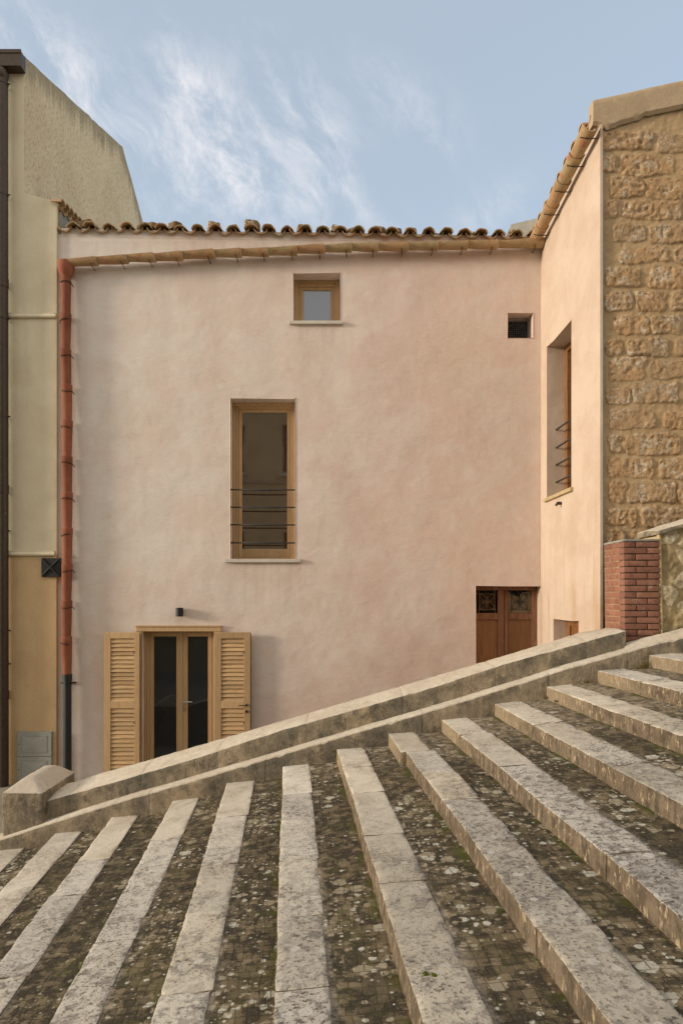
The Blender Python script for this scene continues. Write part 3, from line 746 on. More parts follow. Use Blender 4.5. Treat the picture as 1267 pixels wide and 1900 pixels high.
mb = MB(); sbox(mb, sidewin[0]-.1, sidewin[1]+.1, .32, .5, sidewin[2]-.1, sidewin[3]+.1); mb.build('interior', M['dark'], house)
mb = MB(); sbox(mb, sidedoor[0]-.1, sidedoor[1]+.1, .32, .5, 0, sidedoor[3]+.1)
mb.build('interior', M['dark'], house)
mb = side_frame(sidedoor, None, .09, .18, None)
sbox(mb, sidedoor[0]+.09, sidedoor[1]-.09, .20, .23, .02, sidedoor[3]-.09)
mb.build('wing_door', M['orangewood'], house, bevel=.003)

# ------------------------------------------------------------------ french door
x0, x1, z0, z1 = doorw[0], doorw[1], doorw[2], doorw[3]; yf = D+.135
mb = MB()
for a, b_, c, e in ((x0+.004, x0+.062, z0, z1-.003), (x1-.062, x1-.004, z0, z1-.003), (x0+.062, x1-.062, z1-.035, z1-.003)):
    mb.cr = R.random(); mb.box(a, b_, yf, yf+.06, c, e); 
for a, b_, c, e in ((x0+.004, x0+.03, z0, z1-.003), (x1-.03, x1-.004, z0, z1-.003)):
    mb.box(a, b_, yf-.05, yf-.002, c, e)
# architrave head and jambs in front of the wall
ta0, ta1 = X_at(252.5, D-.03), X_at(410, D-.03); tz = Z_at(1161, D-.03)
mb.cr = .6; mb.box(ta0, ta1, D-.03, D-.001, z1-.004, tz)
mb.cr = .4; mb.box(ta0-.008, ta1+.008, D-.042, D-.001, tz-.018, tz+.001)
for a, b_ in ((ta0, x0-.002), (x1+.002, ta1)): mb.cr = R.random(); mb.box(a, b_, D-.026, D-.001, z0, z1-.006)
door = mb.build('french_door', M['ash'], house, bevel=.003)
cx_ = X_at(339.3, yf)
for sgn, (a0, a1) in enumerate(((x0+.064, cx_-.002), (cx_+.002, x1-.064))):
    mb = MB(); sw = .075
    l, r = (sw, .060) if sgn == 0 else (.060, .055)
    if sgn == 0: l = .06; r = .095
    else: l = .065; r = .055
    for a, b_, c, e in ((a0, a0+l, z0+.01, z1-.037), (a1-r, a1, z0+.01, z1-.037), (a0+l, a1-r, z1-.037-.05, z1-.037), (a0+l, a1-r, z0+.01, z0+.16)):
        mb.cr = R.random(); mb.box(a, b_, yf+.012, yf+.058, c, e)
    mb.build('door_leaf', M['ash'], door, bevel=.003)
    mb = MB(); mb.box(a0+l-.004, a1-r+.004, yf+.03, yf+.04, z0+.155, z1-.083); mb.build('pane', M['glassdoor'], door)
mb = MB(); hx = X_at(342, yf); hz = Z_at(1302.5, yf)
mb.box(hx-.014, hx+.014, yf+.002, yf+.012, hz-.028, hz+.028); mb.tube([(hx, yf+.01, hz), (hx, yf-.04, hz)], .009, 10); mb.tube([(hx-.008, yf-.04, hz), (hx+.125, yf-.04, hz+.003)], [.010, .008], 10)
mb.build('handle', M['steel'], door, smooth='angle'); mb = MB()
mb.box(hx-.013, hx+.013, yf+.002, yf+.012, hz-.135, hz-.075); mb.tube([(hx, yf+.003, hz-.105), (hx, yf-.012, hz-.105)], .009, 10)
mb.build('lock', M['steel'], door, smooth='angle')
# shutters folded back against the wall
def shutter(px0, px1, side):
    ys = D-.105; a0, a1 = X_at(px0, ys), X_at(px1, ys); zt = Z_at(1173.5, ys); zb_ = .04; th = .045
    mb = MB(); sl, sr = (.092, .072) if side == 'l' else (.098, .092)
    zm0, zm1 = Z_at(1315, ys), Z_at(1301.5, ys)
    for a, b_, c, e in ((a0, a0+sl, zb_, zt), (a1-sr, a1, zb_, zt), (a0+sl, a1-sr, zt-.088, zt), (a0+sl, a1-sr, zm0, zm1), (a0+sl, a1-sr, zb_, zb_+.14)):
        mb.cr = R.random(); mb.box(a, b_, ys, ys+th, c, e)
    sh = mb.build('shutter', M['ash'], house, bevel=.003)
    for c, e in ((zm1, zt-.088), (zb_+.14, zm0)):
        mb = MB(); n = int(round((e-c)/.060)); pz = (e-c)/n
        for i in range(n):
            mb.cr = R.random(); zc = c+pz*i
            mb.hexa([(a0+sl, ys+.004, zc), (a1-sr, ys+.004, zc), (a1-sr, ys+.012, zc-.004), (a0+sl, ys+.012, zc-.004), (a0+sl, ys+.026, zc+pz*1.02), (a1-sr, ys+.026, zc+pz*1.02), (a1-sr, ys+.036, zc+pz*1.0), (a0+sl, ys+.036, zc+pz*1.0)])
        mb.build('louvres', M['ashx'], sh, bevel=.0015)
        mb = MB(); zz = c+(e-c)*.78; mb.box(a1-sr-.006, a1-sr+.003, ys-.002, ys+.01, zz-.02, zz+.02); mb.build('louvre_catch', M['black'], sh)
    return sh, ys, a0, a1
shutter(193, 258.5, 'l')
sh, ys, a0, a1 = shutter(397.5, 464.5, 'r')
mb = MB(); hx, hz = X_at(457.5, ys), Z_at(1308.5, ys)
mb.tube([(hx, ys, hz), (hx, ys-.03, hz)], .016, 12); mb.tube([(hx, ys-.03, hz), (hx-.11, ys-.03, hz-.004)], [.007, .005], 8)
mb.build('handle', M['black'], sh, smooth='angle'); mb = MB()
hz2 = Z_at(1320.5, ys); mb.tube([(hx, ys, hz2), (hx, ys-.02, hz2)], .019, 14); mb.build('lock', M['black'], sh, smooth='angle')
mb = MB(); mb.box(a1+.001, a1+.005, ys+.006, ys+.038, .05, Z_at(1174.5, ys)); mb.build('edge_strip', M['black'], sh)

# ------------------------------------------------------------------ old brown double door
x0, x1, z0, z1 = oldd[0], oldd[1], oldd[2], oldd[3]; yf = D+.185
def ox(zx): return X_at(860+zx*.2368, yf)
def oz(zy): return Z_at(1060+zy*.2368, yf)
mb = MB(); mb.cr = .3; mb.box(x0+.003, x1-.003, yf, yf+.05, oz(150), z1-.003)
mb.cr = .5; mb.box(ox(538), x1-.003, yf, yf+.05, z0, oz(150)-.001); mb.box(x0+.003, ox(97), yf+.004, yf+.05, z0, oz(150)-.001)
od = mb.build('old_double_door', M['oldwood'], house, bevel=.004)
def leaf(xa, xb, wa, wb, ca, cb):
    mb = MB(); y = yf+.012
    for a, b_, c, e in ((xa, wa, z0, oz(151)), (wb, xb, z0, oz(151)), (wa, wb, oz(380), oz(328)), (wa, wb, z0, z0+.2)):
        mb.cr = R.random(); mb.box(a, b_, y, y+.045, c, e)
    o = mb.build('door_leaf', M['oldwood'], od, bevel=.004)
    mb = MB(); mb.cr = R.random(); mb.box(wa-.005, wb+.005, y+.022, y+.036, z0+.19, oz(378)); mb.build('panel', M['oldpanel'], od)
    return y
y = leaf(ox(97), ox(321), ox(101), ox(270), 0, 0)
mb = MB(); mb.cr = .9; mb.tube([((ox(321)+ox(347))/2, y-.004, z0), ((ox(321)+ox(347))/2, y-.004, oz(151))], .022, 10); mb.build('cover_strip', M['oldwood'], od, smooth=True)
leaf(ox(347), ox(538), ox(354), ox(530), 0, 0)
def grille(xa, xb, za, zb_, glass):
    yy_ = y+.012; mb = MB(); cx2, cz2 = (xa+xb)/2, (za+zb_)/2; w2, h2 = (xb-xa)/2, (zb_-za)/2
    def ln(pts, r=.0035): mb.tube([(cx2+p[0]*w2, yy_, cz2+p[1]*h2) for p in pts], r, 6)
    for q in (-.74, .74): ln([(q, -1), (q, 1)]); ln([(-1, q), (1, q)])
    ln([(-.74, 0), (-.25, 0)]); ln([(.25, 0), (.74, 0)]); ln([(0, -.74), (0, -.25)]); ln([(0, .25), (0, .74)])
    for a in range(4):
        an = math.radians(45+90*a); c_, s_ = math.cos(an), math.sin(an)
        for sg in (1, -1):
            for wd in (.30, .14):
                pts = []
                for i in range(9):
                    q = i/8; r_ = .08+.88*q; o_ = sg*wd*math.sin(q*math.pi); pts.append((r_*c_-o_*s_, r_*s_+o_*c_))
                ln(pts, .0032)
    mb.tube([(cx2, yy_-.006, cz2), (cx2, yy_+.006, cz2)], .012, 10)
    mb.build('iron_grille', M['black'] if glass else M['bronze'], od, smooth='angle')
    mb = MB()
    if glass:   # cracked dusty pane with its top corner gone
        yg = yy_+.02
        pts = [(xa, za), (xb, za), (xb, zb_-.01), (xb-.05, zb_-.02), (cx2+.03, zb_-.03), (cx2+.0, zb_-.09), (cx2-.05, zb_-.07), (xa+.04, zb_-.05), (xa+.02, zb_-.02), (xa, zb_-.02)]
        mb.prism([(p[0], yg, p[1]) for p in pts], (0, .004, 0)); mb.build('pane', M['dusty'], od)
def mat_dusty():
    m, t, b = material('dusty_glass'); co = objco(t); finish(t, b, t.mix(t.noise(co, 20, 6), (.20, .15, .09), (.32, .25, .16)), .45, spec=.5); return m
M['dusty'] = mat_dusty()
grille(ox(101), ox(270), oz(326), oz(153), False); grille(ox(354), ox(530), oz(326), oz(153), True)

# ------------------------------------------------------------------ vent hole with wire mesh
mb = MB(); y = D+.165; xa, xb, za, zb_ = ventw[0]+.0, ventw[1], ventw[2], ventw[3]
n = 13
for i in range(n+1):
    x = xa+(xb-xa)*i/n; q = noise.noise(Vector((i*.7, 0, 0)))*.004; mb.tube([(x+q, y, za), (x-q, y+.003, (za+zb_)/2), (x+q, y, zb_)], .0016, 5)
for i in range(12):
    z = za+(zb_-za)*i/11; mb.tube([(xa, y+.002, z), ((xa+xb)/2, y, z-.004), (xb, y+.002, z)], .0016, 5)
mb.build('vent_mesh', M['wire'], house)

# ------------------------------------------------------------------ terracotta gutter along both eaves
mb = MB(); yg = D-.125
gp = [(127, 489), (179, 485.5), (236, 482.5), (287, 479.5), (337, 475.5), (397, 472.5), (447, 470), (497, 468), (550, 465.5), (601, 463.5), (651, 461), (700, 460.5), (755, 459.5), (811, 457.5), (866, 456), (921, 456), (1006, 452)]
gut_pts = []
for i in range(len(gp)-1):
    a = P(gp[i][0], gp[i][1]-6, yg); b_ = P(gp[i+1][0], gp[i+1][1]-6, yg)
    dirn = (b_-a).normalized(); mb.cr = R.random()
    jit = Vector((0, R.uniform(-.006, .006), R.uniform(-.006, .006)))
    mb.halfpipe(a-dirn*.05+jit, b_+jit, .070, .098+R.uniform(-.005, .006), (0, 0, 1), th=.013, arc=172, wob=.12); gut_pts.append((a, b_))
sg = [(998, 447), (1004.5, 403), (1020.6, 366), (1040, 326), (1062, 278), (1087, 224)]
# the wing's gutter runs towards the camera, just off its wall
sy = [9.72, 9.33, 8.92, 8.50, 8.08, 7.66]
for i in range(len(sy)-1):
    Ya, Yb = sy[i], sy[i+1]; za, zb_ = [EYE+float(np.interp(q, [7.66, 9.72], [5.33, 5.07])) for q in (Ya, Yb)]
    a = Vector((WX(Ya)-.115, Ya, za)); b_ = Vector((WX(Yb)-.115, Yb, zb_)); dirn = (b_-a).normalized(); mb.cr = R.random()
    mb.halfpipe(a-dirn*.04, b_, .078, .096+R.uniform(-.004, .004), (0.12, 0, 1), th=.014, arc=176, wob=.07)
gut = mb.build('gutter', M['tile'], house, smooth='angle')
for a, b_ in gut_pts:      # pale lime mortar at every joint
    mb = MB(); dirn = (b_-a).normalized(); mb.halfpipe(b_-dirn*.004+Vector((0, 0, .003)), b_+dirn*R.uniform(.010, .018)+Vector((0, 0, .003)), .099, .082, (0, 0, 1), th=.016, arc=165, wob=.1)
    mb.build('mortar_joint', M['mortar'], gut, smooth='angle')
for a, b_ in gut_pts:
    mb = MB(); q = b_-(b_-a)*.16; mb.tube([(q.x, D+.02, q.z-.105), (q.x, yg+.03, q.z-.098), (q.x-.008, yg-.06, q.z-.088)], .006, 6); mb.build('bracket', M['brown'], gut)
for i in range(len(sy)-1):
    Yb = sy[i+1]+.08; zb_ = EYE+float(np.interp(Yb, [7.66, 9.72], [5.33, 5.07]))
    mb = MB(); mb.tube([(WX(Yb)+.02, Yb, zb_-.10), (WX(Yb)-.12, Yb, zb_-.108), (WX(Yb)-.21, Yb, zb_-.09)], .006, 6); mb.build('bracket', M['brown'], gut)

# ------------------------------------------------------------------ roof tiles
mb = MB()
def eave_z(x): return EYE+float(np.interp(x, [-4.0, -2, 0, 2.0, 2.8], [5.235, 5.19, 5.17, 5.13, 5.12]))
tan = math.tan(math.radians(15)); x = -3.93; i = 0
RT = random.Random(21)
while x < 2.80:
    ez = eave_z(x)+RT.uniform(-.008, .008); sp = .252+RT.uniform(-.008, .008)
    for row in range(4):
        ya = D-.085+row*.36+RT.uniform(-.02, .02); yb = ya+.43
        za, zb_ = ez+(ya-D)*tan+.0, ez+(yb-D)*tan
        jx = RT.uniform(-.01, .01); lift = row*.002
        mb.cr = RT.random(); mb.halfpipe((x+jx, ya, za+.108), (x+jx*.5, yb, zb_+.09), .106, .088, (0, 0, 1), th=.014, arc=138, wob=.12)
        mb.cr = RT.random(); jx = RT.uniform(-.012, .012)
        mb.halfpipe((x+sp/2+jx, ya-.015+RT.uniform(-.02, .02), za+.012+RT.uniform(-.006, .01)), (x+sp/2, yb, zb_+.022), .104, .086, (0, 0, -1), th=.014, arc=138, wob=.12)
    x += sp; i += 1
# the wing's tiles, draining towards the courtyard
y = 7.86
while y < 9.95:
    ez = EYE+float(np.interp(y, [7.7, 9.75], [5.46, 5.19])); 
    for row in range(3):
        xa = WX(y)-.09+row*.36; xb = xa+.42
        za = ez+(xa-WX(y))*.15; zb_ = ez+(xb-WX(y))*.15
        mb.cr = RT.random(); mb.halfpipe((xa, y, za+.108), (xb, y, zb_+.09), .106, .088, (0, 0, 1), th=.015, arc=138, wob=.1)
        mb.cr = RT.random(); mb.halfpipe((xa-.015, y+.125, za+.012), (xb, y+.125, zb_+.022), .104, .086, (0, 0, -1), th=.015, arc=138, wob=.1)
    y += .25
# rising tile line on the left upstand
a0_ = P(111, 379, 9.68); a1_ = P(150, 418, 10.55); nn = 5
for i in range(nn):
    q = a0_.lerp(a1_, (i+.3)/nn); mb.cr = RT.random(); mb.halfpipe(q+Vector((.03, 0, 0)), q+Vector((-.12, 0, .01)), .088, .08, (0, 0, -1), th=.015, arc=165, wob=.1)
    q = a0_.lerp(a1_, (i+.8)/nn); mb.cr = RT.random(); mb.halfpipe(q+Vector((.03, 0, -.02)), q+Vector((-.12, 0, .0)), .088, .08, (0, 0, 1), th=.015, arc=165, wob=.1)
roof = mb.build('roof', M['tile'], house, smooth='angle')
mb = MB(); xs_ = np.arange(XL+.03, 2.84, .05)
for i in range(len(xs_)-1):
    a, b_ = xs_[i], xs_[i+1]; mb.quad((a, D-.0025, eave_z(a)-.06), (b_, D-.0025, eave_z(b_)-.06), (b_, D-.0025, eave_z(b_)+.055), (a, D-.0025, eave_z(a)+.055))
mb.build('eave_bedding', M['pink'], roof)
mb = MB(); z0_ = EYE+5.19
mb.quad((XL, D+.02, z0_), (3.2, D+.02, z0_-.06), (3.2, 14.8, z0_-.06+4.8*tan), (XL, 14.8, z0_+4.8*tan))
mb.quad((WX(7.8)+.03, 7.80, EYE+5.44), (6, 7.80, EYE+5.7), (6, 14, EYE+5.3), (WX(9.8)+.03, 14, EYE+5.1))
mb.build('roof_deck', M['mortar'], roof)
# cement upstand under the rising tiles
mb = MB(); xu = X_at(112, 9.72)
mb.prism([(xu, 9.745, Z_at(434, 9.74)), (xu, 10.75, Z_at(434, 9.74)), (xu, 10.75, a1_.z-.04), (xu, 9.745, a0_.z-.07)], (-.42, 0, 0))
mb.build('upstand', M['cement'], house)
# grey flashing piece where the two roofs meet
mb = MB(); a = P(950, 412, 10.4); b_ = P(985, 404, 10.2)
mb.hexa([(a.x, 10.45, EYE+5.25), (b_.x+.1, 10.2, EYE+5.25), (b_.x+.1, 10.6, EYE+5.25), (a.x, 10.8, EYE+5.25), (a.x, 10.45, a.z), (b_.x+.1, 10.2, b_.z), (b_.x+.1, 10.6, b_.z), (a.x, 10.8, a.z)])
mb.build('flashing', M['cement'], house)

# loose stones that hold the roof tiles down
def rock(x, y, z, sx_, sy_, sz_, seed, label):
    mb = MB(); cs = [(-1, -1, -1), (1, -1, -1), (1, 1, -1), (-1, 1, -1), (-1, -1, 1), (1, -1, 1), (1, 1, 1), (-1, 1, 1)]
    rr = random.Random(seed); cs = [(c[0]*sx_*rr.uniform(.75, 1.05), c[1]*sy_*rr.uniform(.75, 1.05), c[2]*sz_*rr.uniform(.6, 1.15)) for c in cs]
    mb.rblock(cs, step=.02, r=min(sx_, sz_)*.6, lo=.035, hi=.010, chip=.01, seed=seed)
    n = len(mb.v)
    o = mb.build('roof_stone', M['rock'], None, smooth=True, attrs={'stone': [1.0]*n, 'srnd': [rr.random()]*n})
    o.location = (x, y, z); o.rotation_euler = (rr.uniform(-.2, .2), rr.uniform(-.35, .35), rr.uniform(-.5, .5))
    tag(o, label, 'stone', 'stones weighing down the roof tiles')
stones = [(155, 417, .11, .05, 'flat reddish stone on the tiles at the left end of the roof'), (236, 422, .07, .045, 'small reddish stone on the tiles just right of the far gable wall'),
          (262, 424, .06, .05, 'small stone on the tiles above the fourth gutter piece from the left'), (285, 421, .07, .06, 'brown stone on the tiles above the left shutter side of the facade'), (325, 420, .07, .05, 'low stone on the tiles midway between the gable wall and the tall window'),
          (397, 423, .09, .085, 'pointed mossy stone on the tiles above the left half of the tall window'), (432, 427, .085, .05, 'low dark stone between the pointed mossy one and the largest one'), (465, 424, .115, .10, 'largest stone on the roof tiles, above the tall window'),
          (561, 426, .085, .075, 'upright stone on the tiles above the left edge of the small window'), (628, 431, .09, .06, 'brown stone on the tiles above the right edge of the small window'), (650, 433, .06, .06, 'small stone right beside the brown one above the small window'),
          (703, 431, .085, .075, 'pointed stone on the tiles about midway along the right half of the roof'), (732, 434, .10, .055, 'first of two long stones right of the pointed one'), (762, 435, .08, .055, 'reddish stone second to the right of the pointed one'),
          (805, 438, .10, .05, 'low stone on the tiles midway between the small window and the mesh vent'), (873, 440, .06, .06, 'small pointed stone on the tiles right of the low one'), (947, 436, .05, .07, 'rightmost stone on the tiles, next to the grey flashing')]
for i, (px, py, sx_, sz_, lb) in enumerate(stones):
    p = P(px, py+6, D+.12); rock(p.x, p.y, p.z+.046, sx_*1.15, .09, sz_*1.15, 50+i, lb)

# ------------------------------------------------------------------ downpipe
dp = thing('downpipe', (X_at(123, D), D-.1, 0), 'terracotta downpipe of stacked clay sections with a black lower length', 'drainpipe')
yp = D-.10
mb = MB(); xc = X_at(122.5, yp)
prof = [(486, .108), (489, .116), (497, .115), (505, .100), (511, .078), (514, .068)]
mb.cr = .8; mb.tube([(xc, yp, Z_at(a, yp)) for a, r in prof], [r for a, r in prof], 24); mb.build('funnel', M['pipe'], dp, smooth='angle')
js = [513, 582, 648, 713.5, 780, 847, 913.5, 980, 1047, 1114, 1181, 1252]; wob = [122.5, 122.5, 122, 124, 125, 124.5, 125, 125, 124.5, 124, 123.5, 124.5]
for i in range(11):
    mb = MB(); xa = X_at(wob[i], yp); xb = X_at(wob[i+1], yp); za, zb_ = Z_at(js[i], yp), Z_at(js[i+1]+2.5, yp); mb.cr = R.random()
    if i == 0: prof = [(0, .069), (.12, .070), (.13, .070), (1, .060)]
    else: prof = [(0, .070), (.012, .075), (.17, .074), (.18, .071), (.6, .067), (1, .060)]
    mb.tube([(xa+(xb-xa)*q, yp, za+(zb_-za)*q) for q, r in prof], [r for q, r in prof], 24); s_ = mb.build('clay_section', M['pipe'], dp, smooth='angle')
    mb = MB(); zc = za-(.10 if i else .1); pts = [(xa+math.cos(a)*.078, yp-math.sin(a)*.078, zc+.012*math.sin(a*1.3+i)) for a in np.linspace(-.1, math.pi+.1, 14)]
    sd = 1 if i % 2 == 0 else -1
    if i % 3 != 1: pts.append((xa+(-.078-.02)*(-sd if i % 2 else 1)*(-1), yp+.01, zc-.03)) if False else None
    pts = (pts[3:]+[(pts[-1][0]-.02, yp+.03, pts[-1][2]-.012)]) if i % 3 == 1 else ([(pts[0][0]+.022, yp+.03, pts[0][2]-.035)]+pts[:-3])
    mb.tube(pts, .0055, 6); mb.build('wire_tie', M['black'], s_, smooth=True)
mb = MB(); xa = X_at(125, yp); zt = Z_at(1251, yp); mb.tube([(xa, yp, zt+.0), (xa, yp, zt-.10)], [.066, .064], 24); mb.tube([(xa, yp, zt-.09), (xa, yp, .0)], .057, 24)
lo = mb.build('black_pipe', M['plastic'], dp, smooth='angle')
mb = MB(); mb.tube([(xa, yp, zt-.115), (xa, yp, zt-.14)], .066, 24); mb.box(xa-.09, xa+.09, yp-.008, yp+.1, zt-.135, zt-.12); mb.build('clamp', M['black'], lo, smooth='angle')

# ------------------------------------------------------------------ wall lamp
yl = D-.068; p = P(333, 1136, yl)
lamp = thing('wall_lamp', (p.x, D, p.z), 'small dark cylindrical wall lamp above the french door', 'lamp')
mb = MB(); h = .125/2; mb.tube([(p.x, yl, p.z-h), (p.x, yl, p.z-h+.004), (p.x, yl, p.z+h-.004), (p.x, yl, p.z+h)], [.046, .052, .052, .046], 28); mb.build('lamp_body', M['black'], lamp, smooth='angle')
mb = MB(); mb.box(p.x-.035, p.x+.035, yl+.03, D-.001, p.z-.045, p.z+.045); mb.build('wall_mount', M['black'], lamp, bevel=.003)

# small rusty spout under the side window
mb = MB(); p = S(su(8.93), 0, Z_at(934, 8.93)); mb.tube([S(su(8.93), .03, p.z), S(su(8.93), -.05, p.z+.002), S(su(8.93), -.075, p.z-.03)], [.022, .022, .014], 10)
mb.tube([S(su(8.99), .03, p.z+.008), S(su(8.99), -.03, p.z+.006)], .013, 8)
tag(mb.build('wall_spout', M['brown'], None, smooth='angle'), 'small rusty pipe stub in the side wall below the barred window sill', 'pipe')

# ------------------------------------------------------------------ neighbouring yellow building on the left
yb_ = thing('yellow_building', (-6, 9.9, 0), 'pale yellow building at the left with a tall rough gable wall', 'building')
YN = 9.70; xr = X_at(105, YN); xg = X_at(45, YN); ZM = Z_at(1030, YN)
mb = MB(); 
# lower ochre storey
mb.cm = 1; mb.box(-9, xr, YN, 10.6, -.4, ZM)
mb.cm = 0; mb.prism([(-9, YN+.003, ZM+.001), (xr+.003, YN+.003, ZM+.001), (xr+.003, YN+.003, Z_at(373, YN)), (xg, YN+.003, Z_at(357, YN)), (-9, YN+.003, Z_at(357, YN))], (0, .5, 0))
mb.cm = 0; mb.box(-9, xg-.004, YN+.003, 10.2, Z_at(357, YN)-.01, Z_at(112, YN))
mb.build('wall', [M['yellow'], M['ochre']], yb_, bevel=.006)
# gable wall seen side-on
gpts = [(9.71, 2.0), (9.71, Z_at(104, 9.71)), (14.04, EYE+9.29), (15.56, EYE+8.53), (20, EYE+6.3), (20, 2.0)]
mb = MB(); td = []
def gz(y): return float(np.interp(y, [9.71, 14.04, 15.56, 20], [gpts[1][1], EYE+9.29, EYE+8.53, EYE+6.3]))
ys_ = sorted(set(list(np.linspace(9.71, 20, 60))+[14.04, 15.56])); G = []
for y in ys_:
    row = []
    for k in range(20):
        q = k/19; z = 2.0+(gz(y)-2.0)*q**.7; row.append(mb.vert((xg+noise.noise(Vector((y*2, z*2, 0)))*.01, y, z+(noise.noise(Vector((y*5, 9, 0)))*.03 if k == 19 else 0)))); td.append(gz(y)-z)
    G.append(row)
for i in range(len(ys_)-1):
    for k in range(19): mb.face([G[i][k], G[i+1][k], G[i+1][k+1], G[i][k+1]])
b0 = len(mb.v)
for i, y in enumerate(ys_): mb.vert((xg-.45, y, gz(y))); td.append(0.0)
for i in range(len(ys_)-1): mb.face([G[i][19], G[i+1][19], b0+i+1, b0+i])
a = mb.vert((xg-.45, 9.71, 2)); td.append(3)
mb.face([G[0][0], G[0][19], b0, a]); 
mb.build('gable_wall', M['render'], yb_, smooth='angle', attrs={'topd': td})
for py in (587, 1028.5):
    mb = MB(); z = Z_at(py, YN); mb.tube([(-9, YN-.012, z), (xr+(.0 if py < 700 else -.02), YN-.012, z)], .028, 10); mb.box(-9, xr-.03, YN-.018, YN+.002, z-.014, z+.05)
    mb.build('string_course', M['yellow'], yb_, smooth='angle')
mb = MB(); yg2 = 9.55; xe = X_at(38.5, yg2); zt = Z_at(89.5, yg2); zb_ = Z_at(121, yg2)
sec = [(0, .0), (0, -.05), (.012, -.055), (.012, -.19), (0, -.195), (0, -.235), (.15, -.235), (.15, -.0), (.13, 0), (.13, -.02), (.02, -.02), (.02, 0)]
mb.prism([(xe, yg2+a, zt+b_) for a, b_ in sec], (-4.4, 0, 0))
gg = mb.build('box_gutter', M['brown'], yb_, bevel=.003)
dpx = X_at(3.5, 9.6); mb = MB(); mb.tube([(dpx, 9.60, zb_-.005), (dpx, 9.60, zb_-.05), (dpx+.005, 9.6, zb_-.11), (dpx+.004, 9.61, zb_-.14)], [.055, .085, .085, .07], 20)
zz = zb_-.12
while zz > 0: 
    nx_ = max(0, zz-2.9); mb.tube([(dpx+.004+(zb_-zz)*.001, 9.61, zz), (dpx+.004+(zb_-nx_)*.001, 9.61, nx_)], .072, 24)
    if nx_ > 0: mb.tube([(dpx+.004+(zb_-nx_)*.001, 9.61, nx_+.06), (dpx+.004+(zb_-nx_)*.001, 9.61, nx_-.06)], .079, 24)
    zz = nx_
pp = mb.build('drainpipe', M['brown'], yb_, smooth='angle')
for py in (154, 360, 590, 772, 985, 1170, 1232):
    z = Z_at(py, 9.6); mb = MB(); xx = dpx+.004+(zb_-z)*.001; mb.tube([(xx, 9.61, z-.012), (xx, 9.61, z+.012)], .078, 24); mb.tube([(xx+.07, 9.61, z), (xx+.105, 9.61, z)], .010, 8); mb.build('pipe_clip', M['brown'], pp, smooth='angle')

# black cast plate with a cross
y0_ = YN-.035; xa, xb, za, zb_ = X_at(76.5, y0_), X_at(111.5, y0_), Z_at(1070.5, y0_), Z_at(1035.5, y0_)
ap = thing('vent_cover', ((xa+xb)/2, y0_, za), 'square black iron cover with raised diagonal cross on the ochre wall', 'wall plate')
mb = MB(); mb.box(xa, xb, y0_, YN-.001, za, zb_); o1 = mb.build('plate', M['black'], ap, bevel=.004)
mb = MB()
for (a, b_) in (((xa, za), (xb, zb_)), ((xa, zb_), (xb, za))):
    mx, mz = (a[0]+b_[0])/2, (a[1]+b_[1])/2
    mb.tube([(a[0]+.01*(1 if a[0] < mx else -1), y0_-.002, a[1]+.01*(1 if a[1] < mz else -1)), (mx, y0_-.022, mz), (b_[0]-.01, y0_-.002, b_[1]+.01*(1 if b_[1] < mz else -1))], .011, 8)
mb.tube([((xa+xb)/2, y0_-.02, (za+zb_)/2), ((xa+xb)/2, y0_-.036, (za+zb_)/2)], .022, 12); mb.build('cross_rib', M['black'], ap, smooth='angle')

# grey meter cabinet
yc = YN-.03; xa, xb = X_at(32, yc), X_at(95, yc); zt = Z_at(1359, yc); zm = Z_at(1404.5, yc)
mc = thing('meter_cabinet', ((xa+xb)/2, yc, .2), 'pale grey two-door meter cabinet set low in the ochre wall', 'cabinet')
mb = MB(); mb.box(xa-.008, xb+.008, yc+.012, YN-.001, .25, zt+.008); mb.build('cabinet_frame', M['greybox'], mc, bevel=.003)
for c, e in ((zm+.004, zt), (zm-(zt-zm)-.02, zm-.004)):
    mb = MB(); mb.box(xa, xb, yc, yc+.011, c, e)
    ix0, ix1, iz0, iz1 = xa+.055, xb-.06, c+.05, e-.05
    for a, b_, cc, ee in ((ix0, ix1, iz1-.008, iz1), (ix0, ix1, iz0, iz0+.008), (ix0, ix0+.008, iz0+.009, iz1-.009), (ix1-.008, ix1, iz0+.009, iz1-.009)): mb.box(a, b_, yc-.005, yc-.001, cc, ee)
    m_ = ((ix0+ix1)/2, yc-.012, (iz0+iz1)/2); q = [(ix0+.01, yc-.001, iz0+.01), (ix1-.01, yc-.001, iz0+.01), (ix1-.01, yc-.001, iz1-.01), (ix0+.01, yc-.001, iz1-.01)]
    for i in range(4): mb.poly([q[i], q[(i+1) % 4], m_])
    dd = mb.build('cabinet_door', M['greybox'], mc, bevel=.0015)
    mb = MB(); mb.tube([(xa+.025, yc-.003, (c+e)/2), (xa+.025, yc+.002, (c+e)/2)], .008, 10); mb.build('lock', M['black'], dd)
    for hz in (c+.05, e-.05):
        mb = MB(); mb.box(xb-.006, xb+.006, yc-.006, yc-.0005, hz-.02, hz+.02); mb.build('hinge', M['greybox'], dd)

